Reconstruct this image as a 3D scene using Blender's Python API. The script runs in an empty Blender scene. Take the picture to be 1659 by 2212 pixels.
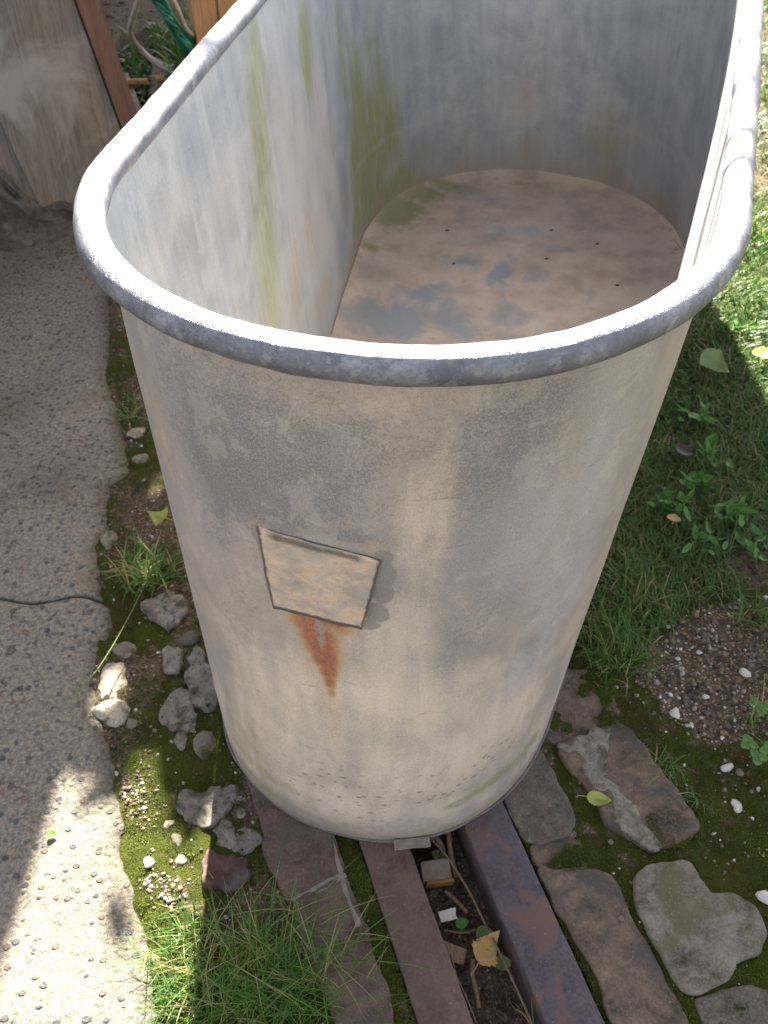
import bpy, bmesh, math, random
import numpy as np
from mathutils import Vector, Matrix
from mathutils.bvhtree import BVHTree
rng = np.random.default_rng(7); random.seed(7)
SC = bpy.context.scene; COL = SC.collection
R_ = math.radians

# ------------------------------------------------------------------ camera
TH, RO, FP, HC = 0.7722, 0.0115, 1853.3, 1.0866          # pitch, roll, focal length (in 1/2212 of the long side), height
_f = np.array([0, math.cos(TH), -math.sin(TH)]); _r0 = np.array([1., 0, 0]); _u0 = np.cross(_r0, _f)
_r = math.cos(RO)*_r0 + math.sin(RO)*_u0; _u = -math.sin(RO)*_r0 + math.cos(RO)*_u0
CAM = np.array([0, 0, HC])
cd = bpy.data.cameras.new('camera'); cam = bpy.data.objects.new('camera', cd); COL.objects.link(cam)
cd.sensor_fit = 'VERTICAL'; cd.sensor_height = 36; cd.sensor_width = 27; cd.lens = 36*FP/2212
cam.matrix_world = Matrix(((_r[0], _u[0], -_f[0], 0), (_r[1], _u[1], -_f[1], 0), (_r[2], _u[2], -_f[2], HC), (0, 0, 0, 1)))
cd.clip_start = 0.02; cd.clip_end = 300
cd.dof.use_dof = True; cd.dof.focus_distance = 0.78; cd.dof.aperture_fstop = 13
SC.camera = cam
# ------------------------------------------------------------------ world, sun, exposure
SUN = Vector((-0.12, 1.38, 1.0)).normalized()
w = bpy.data.worlds.new('World'); SC.world = w; w.use_nodes = True
wn = w.node_tree; sky = wn.nodes.new('ShaderNodeTexSky'); sky.sky_type = 'NISHITA'; sky.sun_disc = False
sky.sun_elevation = math.asin(SUN.z); sky.sun_rotation = math.atan2(SUN.x, SUN.y)
wn.nodes['Background'].inputs[1].default_value = 0.052
hs = wn.nodes.new('ShaderNodeHueSaturation'); hs.inputs['Saturation'].default_value = .42     # hazy summer sky
tn_ = wn.nodes.new('ShaderNodeMix'); tn_.data_type = 'RGBA'; tn_.blend_type = 'MULTIPLY'; tn_.inputs[0].default_value = 1; tn_.inputs[7].default_value = (1.04, .985, .98, 1)
wn.links.new(sky.outputs[0], hs.inputs['Color']); wn.links.new(hs.outputs[0], tn_.inputs[6]); wn.links.new(tn_.outputs[2], wn.nodes['Background'].inputs[0])
sl = bpy.data.lights.new('sun', 'SUN'); sl.energy = 5.0; sl.angle = R_(0.55); sl.color = (1.0, 0.93, 0.80)
so = bpy.data.objects.new('sun', sl); COL.objects.link(so); so.rotation_euler = SUN.to_track_quat('Z', 'Y').to_euler()
so.location = (-1, 6, 8)
SC.view_settings.view_transform = 'Standard'; SC.view_settings.look = 'None'
SC.view_settings.exposure = 3.02; SC.view_settings.gamma = 1.0

# ------------------------------------------------------------------ helpers
def ray(x, y): return _f*FP + _r*(x-829.5) + _u*(1106-y)
def G(x, y, z=0.0):
    d = ray(x, y); t = (z-HC)/d[2]; return np.array([d[0]*t, d[1]*t, z])
def GP(pts, z=0.0): return np.array([G(x, y, z)[:2] for x, y in pts])

def tag(o, label=None, cat=None, group=None, kind=None):
    if label: o['label'] = label
    if cat: o['category'] = cat
    if group: o['group'] = group
    if kind: o['kind'] = kind
    return o
def empty(name, loc, label=None, cat=None, group=None):
    o = bpy.data.objects.new(name, None); COL.objects.link(o); o.location = loc; o.empty_display_size = .05
    return tag(o, label, cat, group)
def mesh(name, V, F, m, parent=None, attrs=None, smooth=True, uv=None):
    """V (n,3) world coordinates, F (k,3|4) array or list of lists"""
    me = bpy.data.meshes.new(name); V = np.asarray(V, dtype=np.float32)
    if isinstance(F, np.ndarray):
        k = F.shape[1]; me.vertices.add(len(V)); me.vertices.foreach_set('co', V.ravel())
        me.loops.add(F.size); me.loops.foreach_set('vertex_index', F.astype(np.int32).ravel())
        me.polygons.add(len(F)); me.polygons.foreach_set('loop_start', np.arange(0, F.size, k, dtype=np.int32))
        me.update(calc_edges=True)
    else:
        me.from_pydata([tuple(map(float, v)) for v in V], [], [list(map(int, f)) for f in F]); me.update()
    if smooth: me.polygons.foreach_set('use_smooth', np.ones(len(me.polygons), dtype=bool))
    for n, a in (attrs or {}).items():
        at = me.attributes.new(n, 'FLOAT', 'POINT'); at.data.foreach_set('value', np.asarray(a, dtype=np.float32))
    if uv is not None:
        ul = me.uv_layers.new(name='UVMap'); li = np.empty(len(me.loops), dtype=np.int32)
        me.loops.foreach_get('vertex_index', li); ul.data.foreach_set('uv', np.asarray(uv, dtype=np.float32)[li].ravel())
    if m is not None: me.materials.append(m)
    o = bpy.data.objects.new(name, me); COL.objects.link(o)
    if parent is not None:
        o.parent = parent; o.matrix_parent_inverse = Matrix.Translation(-Vector(parent.location))
    return o
def gridF(nr, nc, wrap=False):
    r = np.arange(nr-1)[:, None]; c = np.arange(nc if wrap else nc-1)[None, :]; c2 = (c+1) % nc
    return np.stack([r*nc+c, r*nc+c2, (r+1)*nc+c2, (r+1)*nc+c], -1).reshape(-1, 4)
def inpoly(P, poly):
    x, y = P[:, 0], P[:, 1]; ins = np.zeros(len(P), bool); n = len(poly)
    for i in range(n):
        x1, y1 = poly[i]; x2, y2 = poly[(i+1) % n]
        if y1 == y2: continue
        ins ^= ((y1 > y) != (y2 > y)) & (x < (x2-x1)*(y-y1)/(y2-y1)+x1)
    return ins
class VN:
    """value noise in numpy"""
    def __init__(s, seed): s.t = np.random.default_rng(seed).random((64, 64, 16))
    def __call__(s, P, sc):
        P = np.asarray(P, float)*sc
        if P.shape[1] == 2: P = np.c_[P, np.zeros(len(P))]
        i = np.floor(P).astype(int); f = P-i; f = f*f*(3-2*f); o = 0
        for a in (0, 1):
            for b in (0, 1):
                for c in (0, 1):
                    wt = (f[:, 0] if a else 1-f[:, 0])*(f[:, 1] if b else 1-f[:, 1])*(f[:, 2] if c else 1-f[:, 2])
                    o = o+wt*s.t[(i[:, 0]+a) % 64, (i[:, 1]+b) % 64, (i[:, 2]+c) % 16]
        return o*2-1
vn = VN(3); vn2 = VN(11)
def fbm(P, sc, n=4, v=vn):
    o = 0; a = 1.
    for k in range(n): o = o+a*v(np.asarray(P)+k*7.3, sc*2**k); a *= .5
    return o

# ------------------------------------------------------------------ node helpers
class NB:
    def __init__(s, name, rough=.7, metal=0., spec=.4):
        s.m = bpy.data.materials.new(name); s.m.use_nodes = True; s.nt = s.m.node_tree; s.b = s.nt.nodes['Principled BSDF']
        s.b.inputs['Roughness'].default_value = rough; s.b.inputs['Metallic'].default_value = metal
        s.b.inputs['Specular IOR Level'].default_value = spec; s.tc = s.nt.nodes.new('ShaderNodeTexCoord')
    def L(s, a, b): s.nt.links.new(a, b)
    def put(s, inp, v):
        if isinstance(v, bpy.types.NodeSocket): s.L(v, inp)
        elif isinstance(v, tuple) and len(v) == 3 and inp.type == 'RGBA': inp.default_value = (*v, 1)
        else: inp.default_value = v
    def vec(s, sc=(1, 1, 1), src='Object', loc=(0, 0, 0)):
        mp = s.nt.nodes.new('ShaderNodeMapping'); s.L(s.tc.outputs[src], mp.inputs[0])
        mp.inputs['Scale'].default_value = sc; mp.inputs['Location'].default_value = loc; return mp.outputs[0]
    def noise(s, sc, det=4, ro=.55, vec=None, dist=0.):
        n = s.nt.nodes.new('ShaderNodeTexNoise'); s.L(vec if vec is not None else s.tc.outputs['Object'], n.inputs['Vector'])
        n.inputs['Scale'].default_value = sc; n.inputs['Detail'].default_value = det
        n.inputs['Roughness'].default_value = ro; n.inputs['Distortion'].default_value = dist; return n.outputs['Fac']
    def vor(s, sc, vec=None, feat='F1', out='Distance', rnd=1.):
        n = s.nt.nodes.new('ShaderNodeTexVoronoi'); n.feature = feat
        s.L(vec if vec is not None else s.tc.outputs['Object'], n.inputs['Vector'])
        n.inputs['Scale'].default_value = sc; n.inputs['Randomness'].default_value = rnd; return n.outputs[out]
    def mr(s, v, a, b, c=0., d=1.):
        n = s.nt.nodes.new('ShaderNodeMapRange'); n.clamp = True; s.put(n.inputs[0], v)
        for i, q in enumerate((a, b, c, d)): n.inputs[i+1].default_value = q
        return n.outputs[0]
    def ma(s, op, a, b=0.):
        n = s.nt.nodes.new('ShaderNodeMath'); n.operation = op; s.put(n.inputs[0], a); s.put(n.inputs[1], b); return n.outputs[0]
    def at(s, name):
        n = s.nt.nodes.new('ShaderNodeAttribute'); n.attribute_name = name; return n.outputs['Fac']
    def mix(s, f, a, b, mode='MIX'):
        n = s.nt.nodes.new('ShaderNodeMix'); n.data_type = 'RGBA'; n.blend_type = mode
        s.put(n.inputs[0], f); s.put(n.inputs[6], a); s.put(n.inputs[7], b); return n.outputs[2]
    def ramp(s, f, stops):
        n = s.nt.nodes.new('ShaderNodeValToRGB'); s.put(n.inputs[0], f); e = n.color_ramp.elements
        while len(e) < len(stops): e.new(.5)
        for i, (p, c) in enumerate(stops): e[i].position = p; e[i].color = (*c, 1)
        return n.outputs[0]
    def hue(s, col, scale=None, vec=None): return col
    def bump(s, h, st=.3, d=.002, nrm=None):
        n = s.nt.nodes.new('ShaderNodeBump'); s.put(n.inputs['Height'], h); n.inputs['Strength'].default_value = st
        n.inputs['Distance'].default_value = d
        if nrm is not None: s.L(nrm, n.inputs['Normal'])
        return n.outputs[0]
    def done(s, col=None, nrm=None, rough=None, metal=None):
        if col is not None: s.put(s.b.inputs['Base Color'], col)
        if nrm is not None: s.L(nrm, s.b.inputs['Normal'])
        if rough is not None: s.put(s.b.inputs['Roughness'], rough)
        if metal is not None: s.put(s.b.inputs['Metallic'], metal)
        return s.m
    def translucent(s, col, amt):
        t = s.nt.nodes.new('ShaderNodeBsdfTranslucent'); s.put(t.inputs[0], col)
        mx = s.nt.nodes.new('ShaderNodeMixShader'); mx.inputs[0].default_value = amt
        s.L(s.b.outputs[0], mx.inputs[1]); s.L(t.outputs[0], mx.inputs[2])
        s.L(mx.outputs[0], s.nt.nodes['Material Output'].inputs[0])

# ------------------------------------------------------------------ materials
def mat_outer():
    n = NB('weathered_zinc_outside', .55, .12, .35)
    uv = n.vec((1, 1, 1), 'UV')
    big = n.noise(7, 8, .66, uv, .6); mid = n.noise(30, 10, .74, uv, .4); fine = n.noise(420, 3, .6, uv)
    stk = n.noise(9, 5, .6, n.vec((3.2, .55, 1), 'UV'), .4)
    grain = n.noise(1100, 2, .5, uv)
    f = n.ma('ADD', n.ma('MULTIPLY', big, .45), n.ma('ADD', n.ma('MULTIPLY', mid, .3), n.ma('MULTIPLY', stk, .25)))
    c = n.ramp(f, [(.36, (.27, .245, .232)), (.46, (.35, .30, .262)), (.54, (.44, .36, .30)), (.64, (.53, .43, .345))])
    gr = n.ma('MULTIPLY', n.ma('SUBTRACT', n.noise(190, 8, .78, n.vec((1, .8, 1), 'UV', (1, 2, 0))), .5), 1.7)
    sv_ = n.nt.nodes.new('ShaderNodeSeparateXYZ'); n.L(uv, sv_.inputs[0])
    up_ = n.mr(n.ma('ADD', sv_.outputs[1], n.ma('MULTIPLY', n.ma('SUBTRACT', stk, .5), .5)), .28, .52)
    c = n.mix(n.ma('MULTIPLY', n.mr(n.ma('ADD', up_, n.ma('MULTIPLY', gr, .8)), .2, .9), .42), c, (.25, .232, .238))
    # grey oxide patches and pale lime, broken up by the fine noise
    dk = n.mr(n.ma('ADD', n.ma('ADD', n.at('dark'), n.ma('MULTIPLY', n.ma('SUBTRACT', mid, .5), 1.9)), gr), .26, .74)
    dk = n.ma('MULTIPLY', dk, n.mr(fine, .36, .56, .45, 1.))
    c = n.mix(n.ma('MULTIPLY', dk, .95), c, (.145, .14, .14))
    pl = n.mr(n.ma('ADD', n.at('pale'), n.ma('MULTIPLY', n.ma('SUBTRACT', stk, .5), 1.1)), .15, .95)
    c = n.mix(n.ma('MULTIPLY', pl, .85), c, (.78, .65, .51))
    bl = n.mr(n.ma('ADD', n.ma('ADD', n.at('blue'), n.ma('MULTIPLY', n.ma('SUBTRACT', mid, .5), 1.6)), gr), .25, .8)
    c = n.mix(n.ma('MULTIPLY', bl, .7), c, (.41, .39, .385))
    wm = n.mr(n.ma('ADD', n.at('warm'), n.ma('MULTIPLY', n.ma('SUBTRACT', mid, .5), .8)), .1, 1.)
    c = n.mix(n.ma('MULTIPLY', wm, .6), c, (.50, .34, .20))
    al = n.mr(n.ma('ADD', n.at('algae'), n.ma('MULTIPLY', n.ma('SUBTRACT', mid, .5), 1.2)), .12, .7)
    c = n.mix(n.ma('MULTIPLY', al, .8), c, (.25, .245, .10))
    # pits and speckles
    pv = n.vor(80, n.vec((.8, 1.4, 1), 'UV')); pm = n.mr(n.ma('ADD', pv, n.ma('MULTIPLY', n.ma('SUBTRACT', fine, .5), .25)), .16, .30, 1., 0.)
    c = n.mix(n.ma('MULTIPLY', pm, n.ma('MULTIPLY', n.at('pits'), n.mr(n.noise(38, 4, .6, uv), .40, .50))), c, (.20, .185, .165))
    sp = n.mr(n.vor(170, uv), .07, .14, 1., 0.)
    c = n.mix(n.ma('MULTIPLY', sp, n.mr(n.noise(31, 2, .5, uv), .55, .62, 0., .75)), c, (.12, .105, .09))
    ws = n.mr(n.vor(210, n.vec((1, 1, 1), 'UV', (3, 5, 0))), .05, .12, 1., 0.)
    c = n.mix(n.ma('MULTIPLY', ws, n.mr(n.noise(23, 2, .5, uv), .52, .6, 0., .7)), c, (.62, .58, .5))
    # scratches
    ox = n.ma('MULTIPLY', n.mr(n.noise(13, 13, .74, n.vec((1, .8, 1), 'UV', (2, 7, 0)), .3), .505, .545), n.mr(fine, .35, .6, .5, 1.))
    c = n.mix(n.ma('MULTIPLY', ox, .20), c, (.19, .18, .178))
    o2 = n.ma('MULTIPLY', n.mr(n.noise(19, 13, .76, n.vec((1, .7, 1), 'UV', (8, 1, 0)), .2), .54, .58), n.mr(fine, .35, .6, .4, 1.))
    c = n.mix(n.ma('MULTIPLY', o2, .24), c, (.70, .60, .49))
    sepv = n.nt.nodes.new('ShaderNodeSeparateXYZ'); n.L(uv, sepv.inputs[0])
    dt = n.ma('MULTIPLY', n.mr(n.ma('ADD', sepv.outputs[1], n.ma('MULTIPLY', n.ma('SUBTRACT', mid, .5), .08)), .006, .05, 1., 0.), .8)
    c = n.mix(dt, c, (.20, .165, .11))
    sc = n.mr(n.noise(22, 3, .5, n.vec((1.2, 9, 1), 'UV', (9, 2, 0)), 1.2), .69, .72)
    c = n.mix(n.ma('MULTIPLY', sc, .45), c, (.15, .14, .13))
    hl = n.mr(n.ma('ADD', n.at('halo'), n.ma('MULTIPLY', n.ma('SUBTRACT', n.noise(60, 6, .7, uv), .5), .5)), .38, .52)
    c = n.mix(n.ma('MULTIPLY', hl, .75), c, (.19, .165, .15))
    # rust run
    rn = n.ma('ADD', n.at('rust'), n.ma('MULTIPLY', n.ma('SUBTRACT', n.noise(75, 6, .65, uv), .5), .55))
    c = n.mix(n.mr(rn, .05, .42, 0., .75), c, (.46, .29, .10))
    rc = n.mix(n.mr(n.noise(130, 5, .7, n.vec((1, .7, 1), 'UV')), .4, .62), (.21, .045, .014), (.42, .11, .026))
    c = n.mix(n.mr(rn, .28, .8, 0., .95), c, rc)
    c = n.mix(n.mr(n.ma('ADD', n.at('rust2'), n.ma('MULTIPLY', n.ma('SUBTRACT', n.noise(150, 8, .8, uv), .5), 2.6)), .50, .66, 0., .8), c, (.29, .24, .20))
    c = n.mix(n.mr(fine, .35, .65, 0., .26), c, (.18, .165, .15))
    c = n.mix(n.mr(grain, .48, .72, 0., .35), c, (.62, .57, .52))
    c = n.mix(n.mr(n.noise(620, 3, .6, n.vec((1, 1, 1), 'UV', (5, 5, 0))), .56, .70, 0., .5), c, (.12, .11, .105))
    nb = n.bump(n.ma('ADD', n.ma('MULTIPLY', mid, 2.), n.ma('MULTIPLY', fine, .25)), .35, .0012)
    nb = n.bump(pm, .1, .0006, nb)
    return n.done(c, nb, n.mr(mid, .3, .7, .48, .68))
def mat_inner():
    n = NB('weathered_zinc_inside', .5, .25, .4)
    uv = n.vec((1, 1, 1), 'UV')
    st = n.noise(11, 6, .62, n.vec((3., .28, 1), 'UV'), .3); st2 = n.noise(60, 4, .6, n.vec((2.5, .2, 1), 'UV'))
    mid = n.noise(11, 11, .7, uv, .4); fine = n.noise(260, 4, .65, uv)
    f = n.ma('ADD', n.ma('MULTIPLY', st, .24), n.ma('ADD', n.ma('MULTIPLY', mid, .66), n.ma('MULTIPLY', st2, .10)))
    c = n.ramp(f, [(.34, (.25, .27, .30)), (.46, (.32, .345, .37)), (.55, (.39, .41, .43)), (.66, (.46, .47, .475))])
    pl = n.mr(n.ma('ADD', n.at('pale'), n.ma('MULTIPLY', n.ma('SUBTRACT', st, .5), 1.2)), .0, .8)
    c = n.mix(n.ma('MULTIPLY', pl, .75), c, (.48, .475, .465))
    dk = n.mr(n.ma('ADD', n.at('dark'), n.ma('MULTIPLY', n.ma('SUBTRACT', mid, .5), 1.3)), .2, .9)
    c = n.mix(n.ma('MULTIPLY', dk, .55), c, (.17, .18, .19))
    wm = n.mr(n.ma('ADD', n.at('warm'), n.ma('MULTIPLY', n.ma('SUBTRACT', mid, .5), 1.3)), .2, .9)
    c = n.mix(n.ma('MULTIPLY', wm, .6), c, (.35, .26, .17))
    al = n.mr(n.ma('ADD', n.at('algae'), n.ma('MULTIPLY', n.ma('SUBTRACT', n.noise(9, 9, .7, n.vec((2.2, .5, 1), 'UV', (4, 4, 0))), .5), 1.7)), .12, .85)
    al = n.ma('MULTIPLY', al, n.mr(n.noise(45, 8, .7, n.vec((1.4, .25, 1), 'UV')), .36, .6, .4, 1.))
    c = n.mix(n.ma('MULTIPLY', al, .9), c, (.25, .275, .07))
    rs = n.ma('MULTIPLY', n.at('rust'), n.mr(n.noise(30, 6, .7, n.vec((3., .5, 1), 'UV'), 1.), .47, .6))
    c = n.mix(n.mr(rs, .08, .9, 0., .6), c, (.42, .27, .17))
    c = n.mix(n.mr(fine, .3, .7, 0., .3), c, (.18, .18, .175))
    si_ = n.nt.nodes.new('ShaderNodeSeparateXYZ'); n.L(uv, si_.inputs[0]); lo_ = n.mr(n.ma('ADD', si_.outputs[1], n.ma('MULTIPLY', n.ma('SUBTRACT', mid, .5), .16)), .015, .085, 1., 0.)
    c = n.mix(n.ma('MULTIPLY', lo_, .75), c, (.36, .285, .225))
    tl_ = n.mr(n.ma('ABSOLUTE', n.ma('SUBTRACT', n.ma('ADD', si_.outputs[1], n.ma('MULTIPLY', mid, .05)), .235)), .002, .012, .14, 0.)
    c = n.mix(tl_, c, (.50, .48, .45))
    sp = n.mr(n.vor(60, uv), .05, .1, 1., 0.)
    c = n.mix(n.ma('MULTIPLY', sp, n.mr(n.noise(17, 2, .5, uv), .56, .62, 0., .7)), c, (.10, .08, .06))
    nb = n.bump(n.ma('ADD', n.ma('MULTIPLY', st2, 1.0), n.ma('MULTIPLY', fine, .3)), .3, .001)
    return n.done(c, nb, n.mr(mid, .3, .7, .42, .62))
def mat_floor():
    n = NB('stained_zinc_floor', .6, .05, .35)
    mid = n.noise(10, 9, .62, None, 0.); m2 = n.noise(34, 6, .65, None, .4); fine = n.noise(300, 3, .6)
    c = n.ramp(mid, [(.36, (.37, .295, .235)), (.46, (.46, .355, .28)), (.55, (.52, .40, .315)), (.66, (.55, .46, .38))])
    bl = n.mr(n.ma('ADD', n.at('blue'), n.ma('MULTIPLY', n.ma('SUBTRACT', n.noise(15, 6, .6, n.vec((1, .6, 1)), .6), .5), 2.2)), .25, .7)
    c = n.mix(n.ma('MULTIPLY', bl, .85), c, (.25, .28, .30))
    c = n.mix(n.mr(n.ma('ADD', n.at('pale'), n.ma('MULTIPLY', n.ma('SUBTRACT', m2, .5), 1.8)), .3, .9, 0., .6), c, (.47, .46, .43))
    al = n.mr(n.ma('ADD', n.at('algae'), n.ma('MULTIPLY', n.ma('SUBTRACT', m2, .5), 1.8)), .3, .9)
    c = n.mix(n.ma('MULTIPLY', al, .75), c, (.20, .20, .085))
    c = n.mix(n.mr(m2, .62, .72, 0., .5), c, (.40, .22, .13))
    c = n.mix(n.mr(fine, .35, .7, 0., .3), c, (.2, .16, .13))
    return n.done(c, n.bump(n.ma('ADD', m2, n.ma('MULTIPLY', fine, .3)), .2, .001))
def mat_rim():
    n = NB('zinc_rim', .42, .8, .6)
    a = n.noise(30, 5, .6, None, .5); f = n.noise(700, 4, .7); g = n.noise(240, 3, .6)
    c = n.ramp(a, [(.35, (.15, .16, .19)), (.5, (.21, .22, .255)), (.65, (.31, .325, .36))])
    c = n.mix(n.mr(g, .48, .66, 0., .5), c, (.16, .155, .18))
    c = n.mix(n.mr(n.noise(55, 8, .75), .54, .60, 0., .5), c, (.42, .42, .45))
    c = n.mix(n.mr(n.noise(60, 4, .6, n.vec((1, 1, 5), 'Object', (2, 0, 0)), 1.5), .66, .70, 0., .6), c, (.12, .11, .12))
    c = n.mix(n.mr(n.noise(14, 4, .6), .6, .72, 0., .45), c, (.46, .40, .30))
    nb = n.bump(f, .9, .0016); nb = n.bump(g, .4, .0016, nb)
    return n.done(c, nb, n.mr(g, .35, .65, .36, .5))
def mat_simple(name, lo, hi, sc=30, rough=.8, metal=0., bump=.4, bd=.002, det=6, third=None, spec=.3, stretch=None, speck=None):
    n = NB(name, rough, metal, spec)
    v = n.vec(stretch) if stretch else None
    a = n.noise(sc, det+4, .7, v, .2); b = n.noise(sc*9, 5, .7, v)
    f = n.ma('ADD', n.ma('MULTIPLY', a, .65), n.ma('MULTIPLY', b, .35))
    c = n.mix(n.mr(f, .36, .64), lo, hi)
    if bd >= .004 and sc < 60: c = n.mix(n.mr(n.noise(13, 6, .68, n.vec((1, 1, 1), 'Object', (2, 2, 2)), .4), .56, .66, 0., .75), c, (.03, .032, .012))
    if third: c = n.mix(n.mr(n.noise(sc*.45, 5, .6, n.vec((1, 1, 1), 'Object', (4, 7, 1)), .8), .50, .62, 0., .85), c, third)
    if speck: c = n.mix(n.mr(n.vor(speck[0]), .12, .22, speck[2] if len(speck) > 2 else .8, 0.), c, speck[1])
    return n.done(c, n.bump(f, bump, bd))
def mat_concrete():
    n = NB('rough_concrete', .9, 0, .25)
    d = n.noise(30, 4, .6)
    big = n.noise(2.6, 5, .6); g = n.noise(160, 6, .7); g2 = n.noise(60, 5, .65, None, .6)
    c = n.mix(n.mr(big, .35, .65), (.125, .12, .108), (.19, .178, .155))
    c = n.mix(n.mr(g, .38, .66), c, (.37, .315, .235))
    c = n.mix(n.mr(n.noise(110, 8, .75, None, .2), .50, .62, 0., .5), c, (.085, .08, .068))
    # exposed aggregate of several greys
    vv = n.nt.nodes.new('ShaderNodeTexVoronoi'); n.L(n.mix(.018, n.tc.outputs['Object'], n.nt.nodes.new('ShaderNodeTexNoise').outputs['Color'], 'ADD'), vv.inputs['Vector'])
    vv.inputs['Scale'].default_value = 85
    sep = n.nt.nodes.new('ShaderNodeSeparateColor'); n.L(vv.outputs['Color'], sep.inputs[0])
    sel = n.mr(sep.outputs[0], .60, .66)
    stone = n.ma('MULTIPLY', sel, n.mr(n.ma('ADD', vv.outputs['Distance'], n.ma('MULTIPLY', n.ma('SUBTRACT', g, .5), .35)), .30, .44, 1., 0.))
    sc = n.ramp(sep.outputs[1], [(0., (.05, .058, .062)), (.45, (.09, .10, .105)), (.7, (.14, .12, .10)), (1., (.20, .11, .07))])
    c = n.mix(n.ma('MULTIPLY', stone, .8), c, sc)
    pit = n.ma('MULTIPLY', n.mr(g2, .58, .66), n.mr(n.noise(4, 5, .6, n.vec((1, 1, 1), 'Object', (3, 3, 0))), .40, .62, .15, 1.))
    c = n.mix(n.ma('MULTIPLY', pit, .6), c, (.06, .055, .045))
    c = n.mix(n.mr(n.noise(9, 5, .6, None, .5), .58, .72, 0., .5), c, (.20, .15, .095))
    c = n.mix(n.mr(n.at('dirt'), .1, 1., 0., .8), c, (.045, .042, .025))
    h = n.ma('SUBTRACT', n.ma('ADD', g, n.ma('MULTIPLY', stone, .35)), n.ma('MULTIPLY', pit, .9))
    return n.done(c, n.bump(h, .95, .006))
def mat_ground():
    n = NB('mossy_soil', .95, 0, .15)
    a = n.noise(45, 6, .7); b = n.noise(420, 5, .7); cc = n.noise(130, 5, .65)
    soil = n.mix(n.mr(cc, .35, .65), (.035, .027, .018), (.135, .10, .066))
    v = n.nt.nodes.new('ShaderNodeTexVoronoi'); v.inputs['Scale'].default_value = 330; n.L(n.tc.outputs['Object'], v.inputs['Vector'])
    sep = n.nt.nodes.new('ShaderNodeSeparateColor'); n.L(v.outputs['Color'], sep.inputs[0])
    grit = n.ramp(sep.outputs[1], [(0, (.10, .08, .055)), (.5, (.24, .18, .115)), (.85, (.32, .21, .11)), (1, (.55, .52, .46))])
    soil = n.mix(n.ma('MULTIPLY', n.mr(sep.outputs[0], .74, .80), n.mr(n.at('grit'), 0, 1, .35, .85)), soil, grit)
    moss = n.mix(n.mr(b, .3, .7), (.010, .017, .002), (.07, .085, .008))
    moss = n.mix(n.mr(n.noise(12, 4, .6), .55, .7, 0., .75), moss, (.075, .06, .012))
    moss = n.mix(n.mr(n.noise(18, 4, .6, n.vec((1, 1, 1), 'Object', (5, 1, 2))), .6, .7, 0., .6), moss, (.055, .028, .012))
    m = n.mr(n.ma('ADD', n.at('moss'), n.ma('MULTIPLY', n.ma('SUBTRACT', a, .5), 1.5)), .4, .6)
    c = n.mix(m, soil, moss)
    h = n.ma('ADD', n.ma('MULTIPLY', b, .7), cc)
    return n.done(c, n.bump(h, .9, .006))
def mat_foliage(name, lo, hi, dry=None, rough=.45, tr=.35, dryat=.85):
    n = NB(name, rough, 0, .35)
    c = n.ramp(n.at('tone'), [(0, lo), (dryat-.05, hi), (dryat+.02, dry or hi), (1, dry or hi)])
    c = n.mix(n.mr(n.noise(60, 3, .6), .3, .7, 0., .35), c, lo)
    n.done(c); n.translucent(c, tr); return n.m
def mat_tone(name, stops, rough=.8, bump=.5, sc=150, moss=False):
    n = NB(name, rough, 0, .3); c = n.ramp(n.at('tone'), stops)
    g = n.noise(sc, 5, .65); c = n.mix(n.mr(g, .35, .7, 0., .55), c, (.06, .055, .045))
    if moss: c = n.mix(n.mr(n.noise(28, 6, .65), .50, .60, 0., .85), c, (.035, .045, .01))
    return n.done(c, n.bump(g, bump, .002))
M = dict(outer=mat_outer(), inner=mat_inner(), floor=mat_floor(), rim=mat_rim(), concrete=mat_concrete(), ground=mat_ground())
M['solder'] = mat_simple('dull_solder', (.19, .17, .15), (.33, .295, .255), 60, .6, .1, .5, .001)
M['seamtab'] = mat_simple('worn_tab', (.13, .11, .09), (.32, .27, .215), 90, .8, 0, 1., .003)
M['seamdark'] = mat_simple('dark_seam', (.07, .058, .05), (.19, .165, .145), 70, .7, .05, .8, .002, stretch=(.6, .6, 3))
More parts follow.
